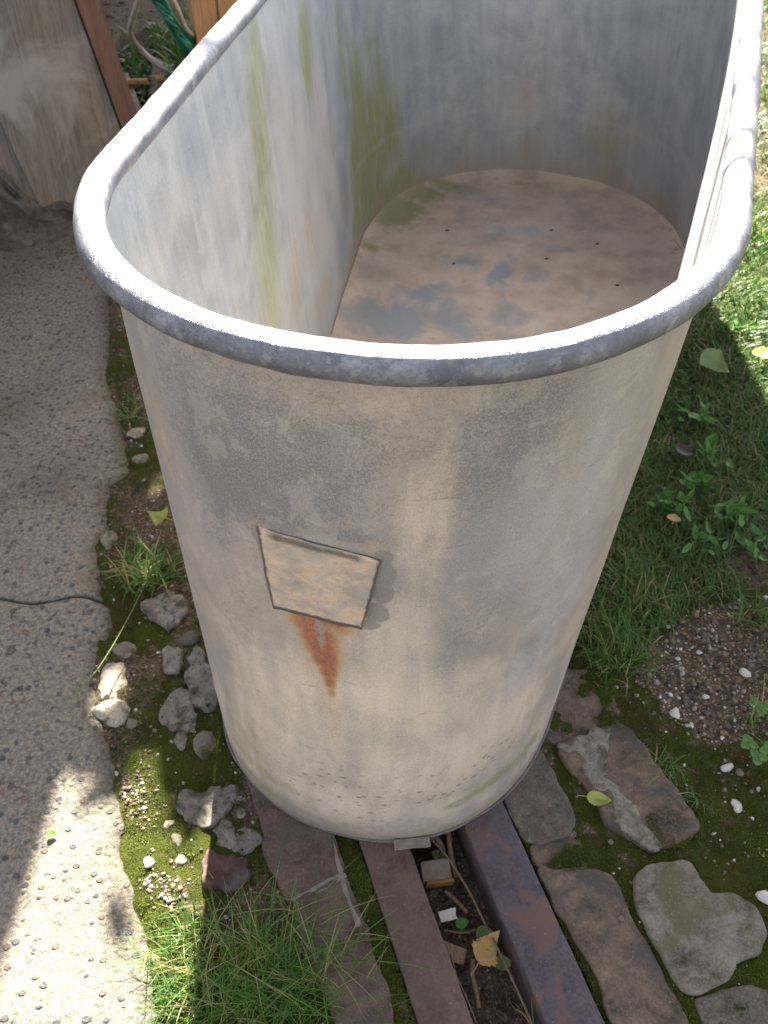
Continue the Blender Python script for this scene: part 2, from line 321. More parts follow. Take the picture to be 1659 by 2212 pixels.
def mat_flap():
    n = NB('weathered_flap', .6, .05, .3)
    v = n.vec((1, 1, 1), 'UV'); a = n.noise(3.0, 9, .7, n.vec((.9, 1.4, 1), 'UV', (0, .4, 0)), .0); b = n.noise(60, 5, .7, v); s = n.noise(22, 5, .7, v)
    c = n.ramp(a, [(.36, (.30, .27, .24)), (.46, (.41, .33, .26)), (.54, (.52, .385, .275)), (.66, (.58, .47, .37))])
    c = n.mix(n.mr(s, .56, .68, 0., .7), c, (.36, .20, .095))
    c = n.mix(n.mr(b, .62, .7, 0., .6), c, (.2, .13, .08))
    sp_ = n.nt.nodes.new('ShaderNodeSeparateXYZ'); n.L(v, sp_.inputs[0]); w_ = n.noise(9, 6, .7, n.vec((1, 1, 1), 'UV'))
    vv_ = n.ma('ADD', sp_.outputs[1], n.ma('MULTIPLY', n.ma('SUBTRACT', w_, .5), .10))
    band = n.ma('MULTIPLY', n.mr(n.ma('ABSOLUTE', n.ma('SUBTRACT', vv_, .065)), .025, .06, 1., 0.), n.mr(n.ma('ABSOLUTE', n.ma('SUBTRACT', sp_.outputs[0], .47)), .34, .42, 1., 0.))
    c = n.mix(n.ma('MULTIPLY', band, n.mr(b, .3, .55, .5, .95)), c, (.11, .09, .075))
    g_ = n.mr(n.noise(5, 9, .7, n.vec((1, 1.2, 1), 'UV', (3, 1, 0)), .1), .50, .58); c = n.mix(n.ma('MULTIPLY', g_, .5), c, (.33, .31, .29))
    j_ = n.ma('MULTIPLY', n.ma('SUBTRACT', n.noise(14, 6, .7, n.vec((1, 1, 1), 'UV', (6, 0, 0))), .5), .05)
    eu = n.ma('SUBTRACT', n.ma('ABSOLUTE', n.ma('SUBTRACT', sp_.outputs[0], .5)), .474); ev = n.ma('SUBTRACT', sp_.outputs[1], .955)
    ed = n.mr(n.ma('ADD', n.ma('MAXIMUM', eu, ev), j_), -.004, .012); c = n.mix(n.ma('MULTIPLY', ed, .9), c, (.085, .072, .07))
    return n.done(c, n.bump(n.ma('SUBTRACT', n.ma('ADD', a, b), n.ma('MULTIPLY', n.ma('ADD', band, ed), 1.2)), .6, .0016))
M['flap'] = mat_flap()
M['brick_red'] = mat_simple('worn_red_brick', (.055, .038, .031), (.175, .12, .092), 30, .85, 0, 1., .005, third=(.10, .083, .06), speck=(210, (.28, .25, .22), .35))
M['brick_brown'] = mat_simple('worn_brown_brick', (.052, .037, .028), (.20, .143, .10), 28, .88, 0, .9, .004, third=(.06, .06, .055), speck=(230, (.26, .24, .2), .3))
M['brick_grey'] = mat_simple('lichened_brick', (.042, .04, .034), (.16, .142, .11), 28, .9, 0, .9, .005, third=(.12, .085, .068), speck=(190, (.24, .23, .19), .5))
M['stone_grey'] = mat_simple('lichened_stone', (.07, .065, .048), (.24, .22, .17), 34, .9, 0, .8, .005, third=(.10, .10, .05), speck=(260, (.30, .29, .25), .55))
M['mortar'] = mat_simple('old_mortar', (.13, .125, .11), (.27, .255, .22), 90, .9, 0, .8, .004)
M['lichen'] = mat_simple('pale_lichen', (.08, .068, .045), (.33, .31, .245), 70, .95, 0, 1., .005, third=(.07, .055, .03), speck=(240, (.4, .39, .34), .5))
def mat_rail(name, base, hi, patch, thr):
    n = NB(name, .62, .25, .35); a = n.noise(26, 6, .62, n.vec((1, 1, 1)), .3); b = n.noise(260, 4, .65)
    c = n.mix(n.mr(n.ma('ADD', n.ma('MULTIPLY', a, .6), n.ma('MULTIPLY', b, .4)), .36, .62), base, hi)
    c = n.mix(n.mr(n.noise(17, 5, .55, n.vec((1, .8, 1), 'Object', (1, 3, 0)), .35), thr-.01, thr+.07, 0., .8), c, patch)
    c = n.mix(n.mr(n.vor(120), .04, .08, .7, 0.), c, (.34, .32, .28))
    return n.done(c, n.bump(b, .45, .0016), n.mr(a, .3, .7, .5, .75))
M['rail_a'] = mat_rail('rusty_steel_reddish', (.07, .047, .036), (.145, .098, .075), (.11, .082, .062), .55)
M['rail_b'] = mat_rail('rusty_steel_dark', (.045, .038, .046), (.11, .092, .10), (.135, .082, .058), .50)
M['stone'] = mat_tone('rubble_stone', [(0, (.07, .06, .047)), (.4, (.175, .155, .125)), (.75, (.28, .245, .195)), (1, (.43, .375, .295))], .9, 1., 140, True)
M['pebble'] = mat_tone('mixed_pebbles', [(0, (.05, .042, .035)), (.35, (.13, .105, .08)), (.6, (.22, .14, .09)), (.8, (.28, .24, .19)), (.95, (.5, .48, .44)), (1, (.6, .6, .58))], .8, .4, 300)
M['conglom'] = mat_simple('pebbly_concrete_lump', (.12, .108, .085), (.40, .365, .30), 70, .92, 0, 1., .012, third=(.07, .065, .045), speck=(95, (.07, .075, .08), .9))
M['chip_red'] = mat_simple('dark_red_flat_stone', (.05, .024, .02), (.11, .06, .048), 40, .7, 0, .5, .003, third=(.09, .085, .085))
M['grass'] = mat_foliage('grass_blade', (.045, .115, .018), (.13, .26, .045), (.38, .31, .14), .45, .35, .86)
M['lawn'] = mat_foliage('lawn_blade', (.045, .11, .022), (.15, .24, .055), (.34, .27, .13), .45, .4, .9)
M['moss'] = mat_foliage('moss_shoot', (.018, .030, .003), (.13, .155, .010), (.10, .055, .02), .7, .25, .88)
M['weed'] = mat_foliage('weed_leaf', (.05, .14, .024), (.12, .27, .05), (.2, .24, .07), .45, .35, .95)
M['tree_leaf'] = mat_foliage('tree_leaf', (.03, .07, .012), (.06, .12, .02), None, .5, .2, .95)
M['bark'] = mat_simple('tree_bark', (.06, .045, .03), (.14, .11, .08), 20, .9, 0, .9, .01, stretch=(1, 1, .25))
def mat_wood(name, lo, hi, st=(14, 14, .8), sc=6., third=None, rough=.8, thr=(.50, .62)):
    n = NB(name, rough, 0, .25); g = n.noise(sc, 7, .65, n.vec(st), 1.2); f = n.noise(sc*6, 5, .7, n.vec(st))
    c = n.mix(n.mr(n.ma('ADD', n.ma('MULTIPLY', g, .6), n.ma('MULTIPLY', f, .4)), .36, .64), lo, hi)
    if third: c = n.mix(n.mr(n.noise(4.5, 6, .6, n.vec((1, 1, .7)), .8), thr[0], thr[1], 0., .85), c, third)
    return n.done(c, n.bump(f, .6, .004))
M['board'] = mat_wood('weathered_board', (.105, .09, .075), (.235, .20, .165), third=(.31, .285, .25))
M['board_edge'] = mat_wood('brown_board_edge', (.10, .055, .038), (.175, .10, .07))
M['post'] = mat_wood('orange_wood', (.24, .12, .05), (.46, .27, .13), (10, 10, 1.0))
M['plaster'] = mat_simple('rough_footing', (.07, .065, .055), (.20, .185, .16), 18, .95, 0, 1., .02, third=(.06, .055, .045))
M['hose'] = mat_simple('milky_hose', (.30, .29, .27), (.42, .40, .37), 20, .35, 0, .1, .001, spec=.5)
M['net'] = mat_simple('green_net', (.015, .16, .085), (.03, .27, .16), 30, .5, 0, .2, .001)
M['drain'] = mat_simple('dark_hole', (.008, .007, .006), (.015, .012, .01), 100, .9)
M['barkchip'] = mat_wood('dry_wood_chip', (.10, .07, .04), (.25, .18, .11), (30, 6, 30))
M['ochre'] = mat_simple('broken_brick_face', (.20, .095, .025), (.30, .155, .045), 90, .9)
M['tan'] = mat_simple('dusty_brick_face', (.11, .085, .06), (.19, .15, .11), 70, .9)
M['white'] = mat_simple('white_mortar_chip', (.38, .36, .31), (.55, .52, .46), 80, .9)
M['black'] = mat_simple('black_plastic', (.012, .013, .015), (.03, .03, .035), 60, .4)
def mat_leaf(name, a, b, spot):
    n = NB(name, .5, 0, .3); g = n.noise(45, 4, .6); c = n.mix(n.mr(g, .38, .62), a, b)
    c = n.mix(n.mr(n.noise(160, 4, .6), .60, .68, 0., .8), c, spot); n.done(c, n.bump(g, .3, .001)); n.translucent(c, .3); return n.m
M['leaf_yel'] = mat_leaf('yellow_leaf', (.50, .33, .10), (.46, .27, .13), (.16, .08, .04))
M['leaf_grn'] = mat_leaf('yellow_green_leaf', (.30, .36, .08), (.36, .36, .10), (.20, .16, .08))
M['leaf_fresh'] = mat_leaf('green_leaf', (.07, .20, .03), (.11, .25, .04), (.05, .12, .02))
M['leaf_mute'] = mat_leaf('muted_green_leaf', (.15, .22, .08), (.20, .26, .10), (.10, .07, .05))
M['leaf_dark'] = mat_leaf('dark_dead_leaf', (.05, .035, .035), (.09, .06, .055), (.03, .02, .02))

# ================================================================== GROUND
railLL = GP([(777, 1815), (897, 2212)]); railLR = GP([(882, 1826), (1028, 2212)])
railRL = GP([(1004, 1790), (1182, 2212)]); railRR = GP([(1093, 1745), (1308, 2212)])
def lx(l, y): return l[0, 0]+(l[1, 0]-l[0, 0])*(y-l[0, 1])/(l[1, 1]-l[0, 1])
# straighten: all four edges share one direction
dirr = np.mean([(l[0]-l[1])/np.linalg.norm(l[0]-l[1]) for l in (railLL, railLR, railRL, railRR)], axis=0); dirr /= np.linalg.norm(dirr)
edges = []
for l in (railLL, railLR, railRL, railRR):
    m_ = l.mean(0)*.5+l[0]*.5; edges.append(m_)
def ex(i, y): return edges[i][0]+dirr[0]/dirr[1]*(y-edges[i][1])
slab_px = [(160, 470), (232, 640), (235, 700), (232, 739), (226, 816), (245, 871), (268, 945), (274, 1026), (235, 1048), (232, 1106), (229, 1142), (202, 1177), (208, 1216), (211, 1281), (238, 1311), (240, 1350), (226, 1383), (217, 1418), (202, 1484), (200, 1537), (214, 1570), (235, 1603), (241, 1662), (239, 1706), (260, 1758), (264, 1869), (288, 1936), (296, 1988), (324, 2047), (344, 2147), (348, 2212), (352, 2330)]
slabE = GP(slab_px); slabE = np.vstack([[slabE[0, 0]-.02, slabE[0, 1]+.4], slabE, [slabE[-1, 0]+.01, -1.2]])
so_ = np.argsort(slabE[:, 1]); slabE = slabE[so_]
def sx(y): return np.interp(y, slabE[:, 1], slabE[:, 0])
grav_poly = GP([(1360, 1440), (1390, 1370), (1480, 1310), (1600, 1290), (1760, 1290), (1760, 1560), (1640, 1590), (1540, 1610), (1440, 1560)])
def ground_z(P):
    x, y = P[:, 0], P[:, 1]
    z = -.0045+.0035*fbm(P, 9, 3)+.0022*fbm(P, 55, 3, vn2)
    t = (x > ex(1, y)-.004) & (x < ex(2, y)+.004) & (y < 2.4)
    z = np.where(t, -.055+.012*fbm(P, 30, 3), z)
    un = (x > ex(0, y)-.002) & (x < ex(3, y)+.002) & ~t & (y < 4)
    z = np.where(un, -.06, z)
    z = np.where((x < sx(y)-.01) & (y < 2.2) & (y > -1.2), np.minimum(z, -.03), z)
    lawn = np.clip((x-.45-.1*np.clip(y, 0, 3))*3, 0, 1)
    z = z+lawn*.018*(1+.8*fbm(P, 5, 2, vn2))
    far = np.clip((np.hypot(x, y)-4)/8, 0, 1)
    return z+far*.05*fbm(P, .5, 2)
def gz(x, y): return float(ground_z(np.array([[x, y]]))[0])
def axis(lo, hi, step, far, g=1.18):
    c = list(np.arange(lo, hi, step)); s = step; a = c[-1]
    while a < far: s *= g; a += s; c.append(a)
    s = step; a = c[0]
    while a > -far: s *= g; a -= s; c.insert(0, a)
    return np.array(c)
gxs = axis(-.62, 1.0, .005, 40); gys = axis(.2, 1.7, .005, 40)
GX, GY = np.meshgrid(gxs, gys); P2 = np.c_[GX.ravel(), GY.ravel()]
gm = .52+.45*fbm(P2, 7, 4); ins = inpoly(P2+.022*np.c_[fbm(P2, 16, 4), fbm(P2+3, 16, 4)], grav_poly)
gm = np.where(ins, 0., gm); tr = (P2[:, 0] > ex(1, P2[:, 1])) & (P2[:, 0] < ex(2, P2[:, 1])); gm = np.where(tr, 0., gm)
groove = (P2[:, 0] > -.06) & (P2[:, 0] < .62) & (P2[:, 1] < .95) & ~tr & ~ins; gm = np.where(groove, np.maximum(gm, .62), gm); gm = np.where((P2[:, 0] < -.1) & (P2[:, 1] < 2.3), gm-.04, gm)
gm = np.where(P2[:, 1] > 2.6, .35, gm)
grit = np.where(ins, 1., .15); grit = np.where((P2[:, 0] < -.1) & (P2[:, 1] < 1.8), .45, grit)
tag(mesh('ground', np.c_[P2, ground_z(P2)], gridF(len(gys), len(gxs)), M['ground'], attrs=dict(moss=gm, grit=grit)), kind='structure')

# concrete path: two slabs parted by a crack
def slab(y0, y1, xl, seed):
    ys = np.arange(y0, y1, .004 if y1 < 3 else .02); n = 90; rows = []; dirt = []
    s = np.linspace(0, 1, n)**.6
    for y in ys:
        e = sx(y)+.004*vn(np.array([[y, seed]]), 60)[0]+.002*vn(np.array([[y, seed]]), 170)[0]
        x = xl+(e-xl)*s
        xs = np.r_[x, e+.002, e+.0005, e-.004]; z = np.r_[np.zeros(n), -.006, -.02, -.06]
        z[n-1] = -.002; z[n-2] = -.0004; yy = np.full(len(xs), y)
        d = np.clip(1-(e-xs)/.03, 0, 1)*.55; d[n:] = 1
        edge = min(abs(y-y0), abs(y-y1))
        if edge < .003: z = z-(.003-edge)*.9; d = np.maximum(d, .6)
        rows.append(np.c_[xs, yy, z]); dirt.append(d)
    V = np.concatenate(rows); top = V[:, 2] > -.005
    V[:, 2] += np.where(top, .0012*fbm(V[:, :2], 24, 3)+.0007*fbm(V[:, :2], 110, 2, vn2), 0)
    # end faces
    nc = n+3; a = V[:nc].copy(); a[:, 2] = -.06; b = V[-nc:].copy(); b[:, 2] = -.06
    V2 = np.concatenate([a, V, b]); dd = np.concatenate([np.ones(nc), np.concatenate(dirt), np.ones(nc)])
    dd += .35*np.clip(fbm(V2[:, :2], 6, 3)-.3, 0, 1)+np.clip((V2[:, 1]-.95)*.45+.25*fbm(V2[:, :2], 5, 3), 0, .5)
    return V2, gridF(len(ys)+2, nc), dd
yc = G(100, 1296)[1]
V, F, dd = slab(yc+.0012, 2.17, -2.6, 1); V[:, 1] += .012*vn(V[:, :2]*[1, 0], 14)*np.exp(-((V[:, 1]-yc)/.03)**2)
tag(mesh('pavement', V, F, M['concrete'], attrs=dict(dirt=dd)), kind='structure')
V, F, dd = slab(-1.2, yc-.0012, -2.6, 2); V[:, 1] += .012*vn(V[:, :2]*[1, 0], 14)*np.exp(-((V[:, 1]-yc)/.03)**2)
tag(mesh('pavement', V, F, M['concrete'], attrs=dict(dirt=dd)), kind='structure')

# ------------------------------------------------------------------ bricks and stones set in the ground
def resample(poly, step):
    out = []; n = len(poly)
    for i in range(n):
        a, b = poly[i], poly[(i+1) % n]; k = max(1, int(np.linalg.norm(b-a)/step))
        for j in range(k): out.append(a+(b-a)*j/k)
    return np.array(out)
def smooth(P, it, a=.5):
    for _ in range(it): P = P*(1-a)+a*.5*(np.roll(P, 1, 0)+np.roll(P, -1, 0))
    return P
def paver(name, px, m, label, cat, group, seed, z=0., jit=.0026, rnd=2, depth=.03, inset=.004, parent=None, world=None, zn=.0012, grow=0.):
    P = GP(px) if world is None else np.array(world, float)
    P = smooth(resample(P, .003), rnd)
    c = P.mean(0); T = np.roll(P, -1, 0)-np.roll(P, 1, 0); T /= np.linalg.norm(T, axis=1)[:, None]+1e-9; N = np.c_[T[:, 1], -T[:, 0]]
    area = .5*np.sum(P[:, 0]*np.roll(P[:, 1], -1)-np.roll(P[:, 0], -1)*P[:, 1])
    if area < 0: N = -N
    P = P+N*(grow+jit*fbm(P+seed, 45, 3))[:, None]
    V = []; n = len(P)
    for ins_, zz in ((-.001, -depth), (0, -.008), (.0004, -.003), (inset*.3, -.0008), (inset*.6, 0.)):
        V.append(np.c_[P-N*ins_, np.full(n, zz)])
    Q = P-N*inset
    for s in (.9, .75, .55, .3, .08): V.append(np.c_[c+(Q-c)*s, np.zeros(n)])
    V = np.concatenate(V); V[:, 2] += z
    k = 3*n; V[k:, 2] += zn*fbm(V[k:, :2]+seed, 18, 3)
    F = [list(f) for f in gridF(10, n, True)]; F.append(list(range(9*n, 10*n)))
    o = mesh(name, V, F, m, parent)
    if parent is None: tag(o, label, cat, group)
    return o
bg = 'bricks and stones paved along the rails'
B = [
 ('brick', [(500, 1560), (640, 1540), (690, 1740), (717, 1813), (737, 1869), (735, 1884), (634, 1940), (612, 1915), (582, 1849), (560, 1740)], 'brick_red', 'dull purple red brick under the left front of the tub'),
 ('brick', [(640, 1952), (741, 1896), (750, 1925), (780, 1995), (797, 2064), (829, 2137), (837, 2212), (848, 2290), (760, 2300), (735, 2212), (700, 2120), (665, 2040)], 'brick_red', 'long red brown brick half hidden by the long fine grass'),
 ('brick', [(1070, 1600), (1145, 1590), (1187, 1664), (1206, 1701), (1228, 1742), (1234, 1772), (1228, 1798), (1172, 1817), (1135, 1810), (1098, 1735)], 'brick_grey', 'smooth grey brick poking out at the right front of the tub'),
 ('brick', [(1150, 1828), (1172, 1826), (1228, 1808), (1248, 1826), (1262, 1850), (1258, 1872), (1185, 1878), (1160, 1858)], 'brick_brown', 'small broken brick end with moss, between two grey bricks'),
 ('brick', [(1166, 1876), (1198, 1886), (1284, 1882), (1314, 1893), (1336, 1939), (1360, 1990), (1384, 2036), (1440, 2133), (1477, 2212), (1500, 2290), (1360, 2290), (1330, 2200), (1302, 2114), (1262, 2040), (1210, 1960)], 'brick_brown', 'long brown brick lying right beside the dark rail'),
 ('brick', [(1150, 1470), (1228, 1449), (1276, 1449), (1317, 1490), (1334, 1535), (1318, 1562), (1270, 1577), (1202, 1601), (1160, 1560)], 'brick_brown', 'mossy brown brick close behind the lichen edged brick'),
 ('brick', [(1208, 1610), (1273, 1588), (1336, 1566), (1358, 1577), (1399, 1631), (1433, 1687), (1466, 1720), (1507, 1783), (1494, 1799), (1476, 1806), (1455, 1816), (1430, 1824), (1412, 1833), (1358, 1802), (1314, 1772), (1280, 1705), (1239, 1657)], 'brick_brown', 'large reddish brick with a pale lichen edge, under a fallen leaf'),
 ('paving_stone', [(1377, 1892), (1400, 1876), (1430, 1869), (1485, 1868), (1503, 1902), (1530, 1938), (1589, 1943), (1626, 1965), (1648, 2014), (1637, 2058), (1581, 2073), (1574, 2107), (1518, 2136), (1481, 2136), (1451, 2095), (1425, 2040), (1392, 1984), (1373, 1939)], 'stone_grey', 'rounded lichen grey stone widening to the right'),
 ('brick', [(1503, 2166), (1563, 2146), (1622, 2135), (1720, 2150), (1760, 2260), (1560, 2270)], 'brick_grey', 'brick cut off by the bottom right corner of the photo'),
]
for i, (nm, px, m, lab) in enumerate(B):
    paver(nm, px, M[m], lab, 'brick' if nm == 'brick' else 'stone', bg, i*3.1, z=[0, .001, 0, -.003, .001, -.002, .001, .004, 0][i], inset=.003 if nm == 'brick' else .005, rnd=2 if nm == 'brick' else 3, grow=.006)
tag(paver('mortar', [(626, 1942), (741, 1883), (752, 1893), (642, 1956)], M['mortar'], None, None, None, 40, z=.0012, zn=.0008, inset=.0012, jit=.0012), kind='structure')
tag(paver('mortar', [(719, 1812), (727, 1846), (742, 1879), (748, 1919), (780, 1995), (799, 2064), (831, 2137), (840, 2212), (846, 2290), (834, 2290), (828, 2212), (818, 2140), (788, 2066), (768, 1997), (737, 1921), (731, 1885), (722, 1850)], M['mortar'], None, None, None, 44, z=.0009, zn=.0008, inset=.0012, jit=.0012), kind='structure')
lich = paver('lichen', [(1206, 1610), (1273, 1588), (1322, 1571), (1320, 1578), (1270, 1597), (1258, 1600), (1268, 1630), (1285, 1668), (1310, 1684), (1330, 1712), (1345, 1730), (1358, 1760), (1375, 1740), (1390, 1765), (1400, 1790), (1422, 1816), (1412, 1831), (1358, 1801), (1316, 1770), (1300, 1735), (1275, 1690), (1262, 1672), (1250, 1640), (1228, 1622)], M['lichen'], None, None, None, 47, z=.0012, depth=.002, inset=.0008, jit=.010)
lb = [o for o in bpy.data.objects if o.get('label', '').startswith('large reddish brick')][0]
lich.parent = lb

# ------------------------------------------------------------------ rails
def rail(i, j, m, label, y1):
    y0 = -.3; ys = np.arange(y0, y1, .01); V = []
    for y in ys:
        a, b = ex(i, y), ex(j, y); q = .0006*vn(np.array([[y, i*3.]]), 40)[0]
        V.append([[a, y, -.065], [a+q, y, -.003], [a+.0012+q, y, -.0006], [a+.004, y, 0], [(a+b)/2, y, .0006], [b-.004, y, 0], [b-.0012+q, y, -.0006], [b+q, y, -.003], [b, y, -.065]])
    V = np.array(V).reshape(-1, 3); V[:, 2] += .0004*fbm(V[:, :2], 60, 2)+.001
    o = mesh('steel_rail', V, gridF(len(ys), 9)[:, ::-1], m); o.data.flip_normals() if False else None
    return tag(o, label, 'rail', 'steel rails sunk in the paving')
rail(0, 1, M['rail_a'], 'reddish brown rail, left of the litter filled gap', 3.5)
rail(2, 3, M['rail_b'], 'dark blackish rail with rust patches, right of the litter filled gap', 3.4)

# ================================================================== TUB
AX = np.array([math.sin(.2556), math.cos(.2556)]); PX = np.array([AX[1], -AX[0]])
C0 = np.array([.0298, .8408]); H = .7378; LT = 1.382; EXP = 2.113
def plan(Cn, Rn, en, Cf, Rf, ef, nS=270):
    """outline = hull of a rounded near end and a wider far end, sampled from the far end round the right side, near end, left side"""
    th = np.linspace(0, 2*np.pi, 1440, endpoint=False); c, s = np.cos(th), np.sin(th); c = np.sign(c)*abs(c)**(2/EXP); s = np.sign(s)*abs(s)**(2/EXP)
    pts = np.concatenate([C+R*(c[:, None]*PX+e*s[:, None]*AX) for C, R, e in ((Cn, Rn, en), (Cf, Rf, ef))])
    o = pts[np.lexsort((pts[:, 1], pts[:, 0]))]
    def half(ps):
        h = []
        for p in ps:
            while len(h) > 1 and (h[-1][0]-h[-2][0])*(p[1]-h[-2][1])-(h[-1][1]-h[-2][1])*(p[0]-h[-2][0]) <= 0: h.pop()
            h.append(p)
        return h[:-1]
    hull = np.array(half(o)+half(o[::-1]))[::-1]                       # clockwise
    k0 = int(np.argmax(hull@AX)); hull = np.roll(hull, -k0, 0); k1 = int(np.argmin(hull@AX))
    f = 1-(1-np.linspace(0, 1, nS+1))**1.55
    def samp(P, fr):
        L = np.r_[0, np.cumsum(np.linalg.norm(np.diff(P, axis=0), axis=1))]; t = fr*L[-1]; return np.c_[np.interp(t, L, P[:, 0]), np.interp(t, L, P[:, 1])]
    a = samp(hull[:k1+1], f); b = samp(np.vstack([hull[k1:], hull[:1]]), (1-f)[::-1])
    P = np.vstack([a[:-1], b[:-1]]); return smooth(P, 2)
Cb = C0-.0664*AX
def rimc(d): return plan(C0, .30-d, 1.1195, C0+1.2*AX-.051*PX, .42-d, 1.1)
def basec(d): return plan(Cb, .2471-d, 1.1142, Cb+1.3407*AX, .4161-d, 1.1842)
top0 = rimc(.008); bot0 = basec(0); NP = len(top0)
ulen = np.r_[0, np.cumsum(np.linalg.norm(np.diff(top0*.5+bot0*.5, axis=0), axis=1))]
def wall(d, nv=150, zlo=0., fillet=False):
    a, b = basec(d), rimc(.008+d); V = []; UV = []
    vs = np.linspace(0, 1, nv)
    for v in vs:
        z = zlo+(H-.004-zlo)*v; p = b*(z/H)+a*(1-z/H)
        V.append(np.c_[p, np.full(NP, z)]); UV.append(np.c_[ulen, np.full(NP, z)])
    V = np.concatenate(V); UV = np.concatenate(UV)
    k = .0016*fbm(np.c_[UV, UV[:, :1]*0], 5, 2)+.0004*fbm(np.c_[UV, UV[:, :1]*0], 22, 2)
    cc = (C0+LT*.5*AX); dd_ = V[:, :2]-cc; dd_ /= np.linalg.norm(dd_, axis=1)[:, None]; V[:, :2] += dd_*k[:, None]
    return V, UV, gridF(nv, NP, True)
tub = empty('zinc_bathtub', (float(Cb[0]+.4*AX[0]), float(Cb[1]+.4*AX[1]), 0), 'old grey zinc bathtub with rolled rim, rust stain and riveted flap', 'bathtub')
Vo, UVo, Fo = wall(0.); Vi, UVi, Fi = wall(.0028, zlo=.012)
bvo = BVHTree.FromPolygons([tuple(v) for v in Vo], [tuple(f) for f in Fo.tolist()]); bvi = BVHTree.FromPolygons([tuple(v) for v in Vi], [tuple(f) for f in Fi.tolist()])
def hit(b, x, y, far=False):
    d = Vector(ray(x, y)).normalized(); o = Vector(CAM); best = None
    for _ in range(3):
        loc, nrm, idx, dist = b.ray_cast(o, d)
        if loc is None: break
        best = (loc.copy(), nrm.copy(), idx)
        if not far: break
        o = loc+d*.01
    return best
def uvat(b, F, UV, V, x, y, far=False):
    h = hit(b, x, y, far)
    if h is None: return None
    f = F[h[2]]; dd_ = np.linalg.norm(V[f]-np.array(h[0]), axis=1); wt = 1/(dd_+1e-6)
    us = UV[f, 0]
    return (float((us*wt).sum()/wt.sum()), float(h[0].z))
def paint(UV, blobs, b, F, V, far):
    ch = {}
    for c_, x, y, su, sv, amp in blobs:
        q = uvat(b, F, UV, V, x, y, far)
        if q is None: continue
        d2 = ((UV[:, 0]-q[0])/su)**2+((UV[:, 1]-q[1])/sv)**2
        ch[c_] = np.maximum(ch.get(c_, 0), amp*np.exp(-d2**1.5*.7)) if c_ != 'dark' else ch.get(c_, 0)+amp*np.exp(-d2)
    return ch
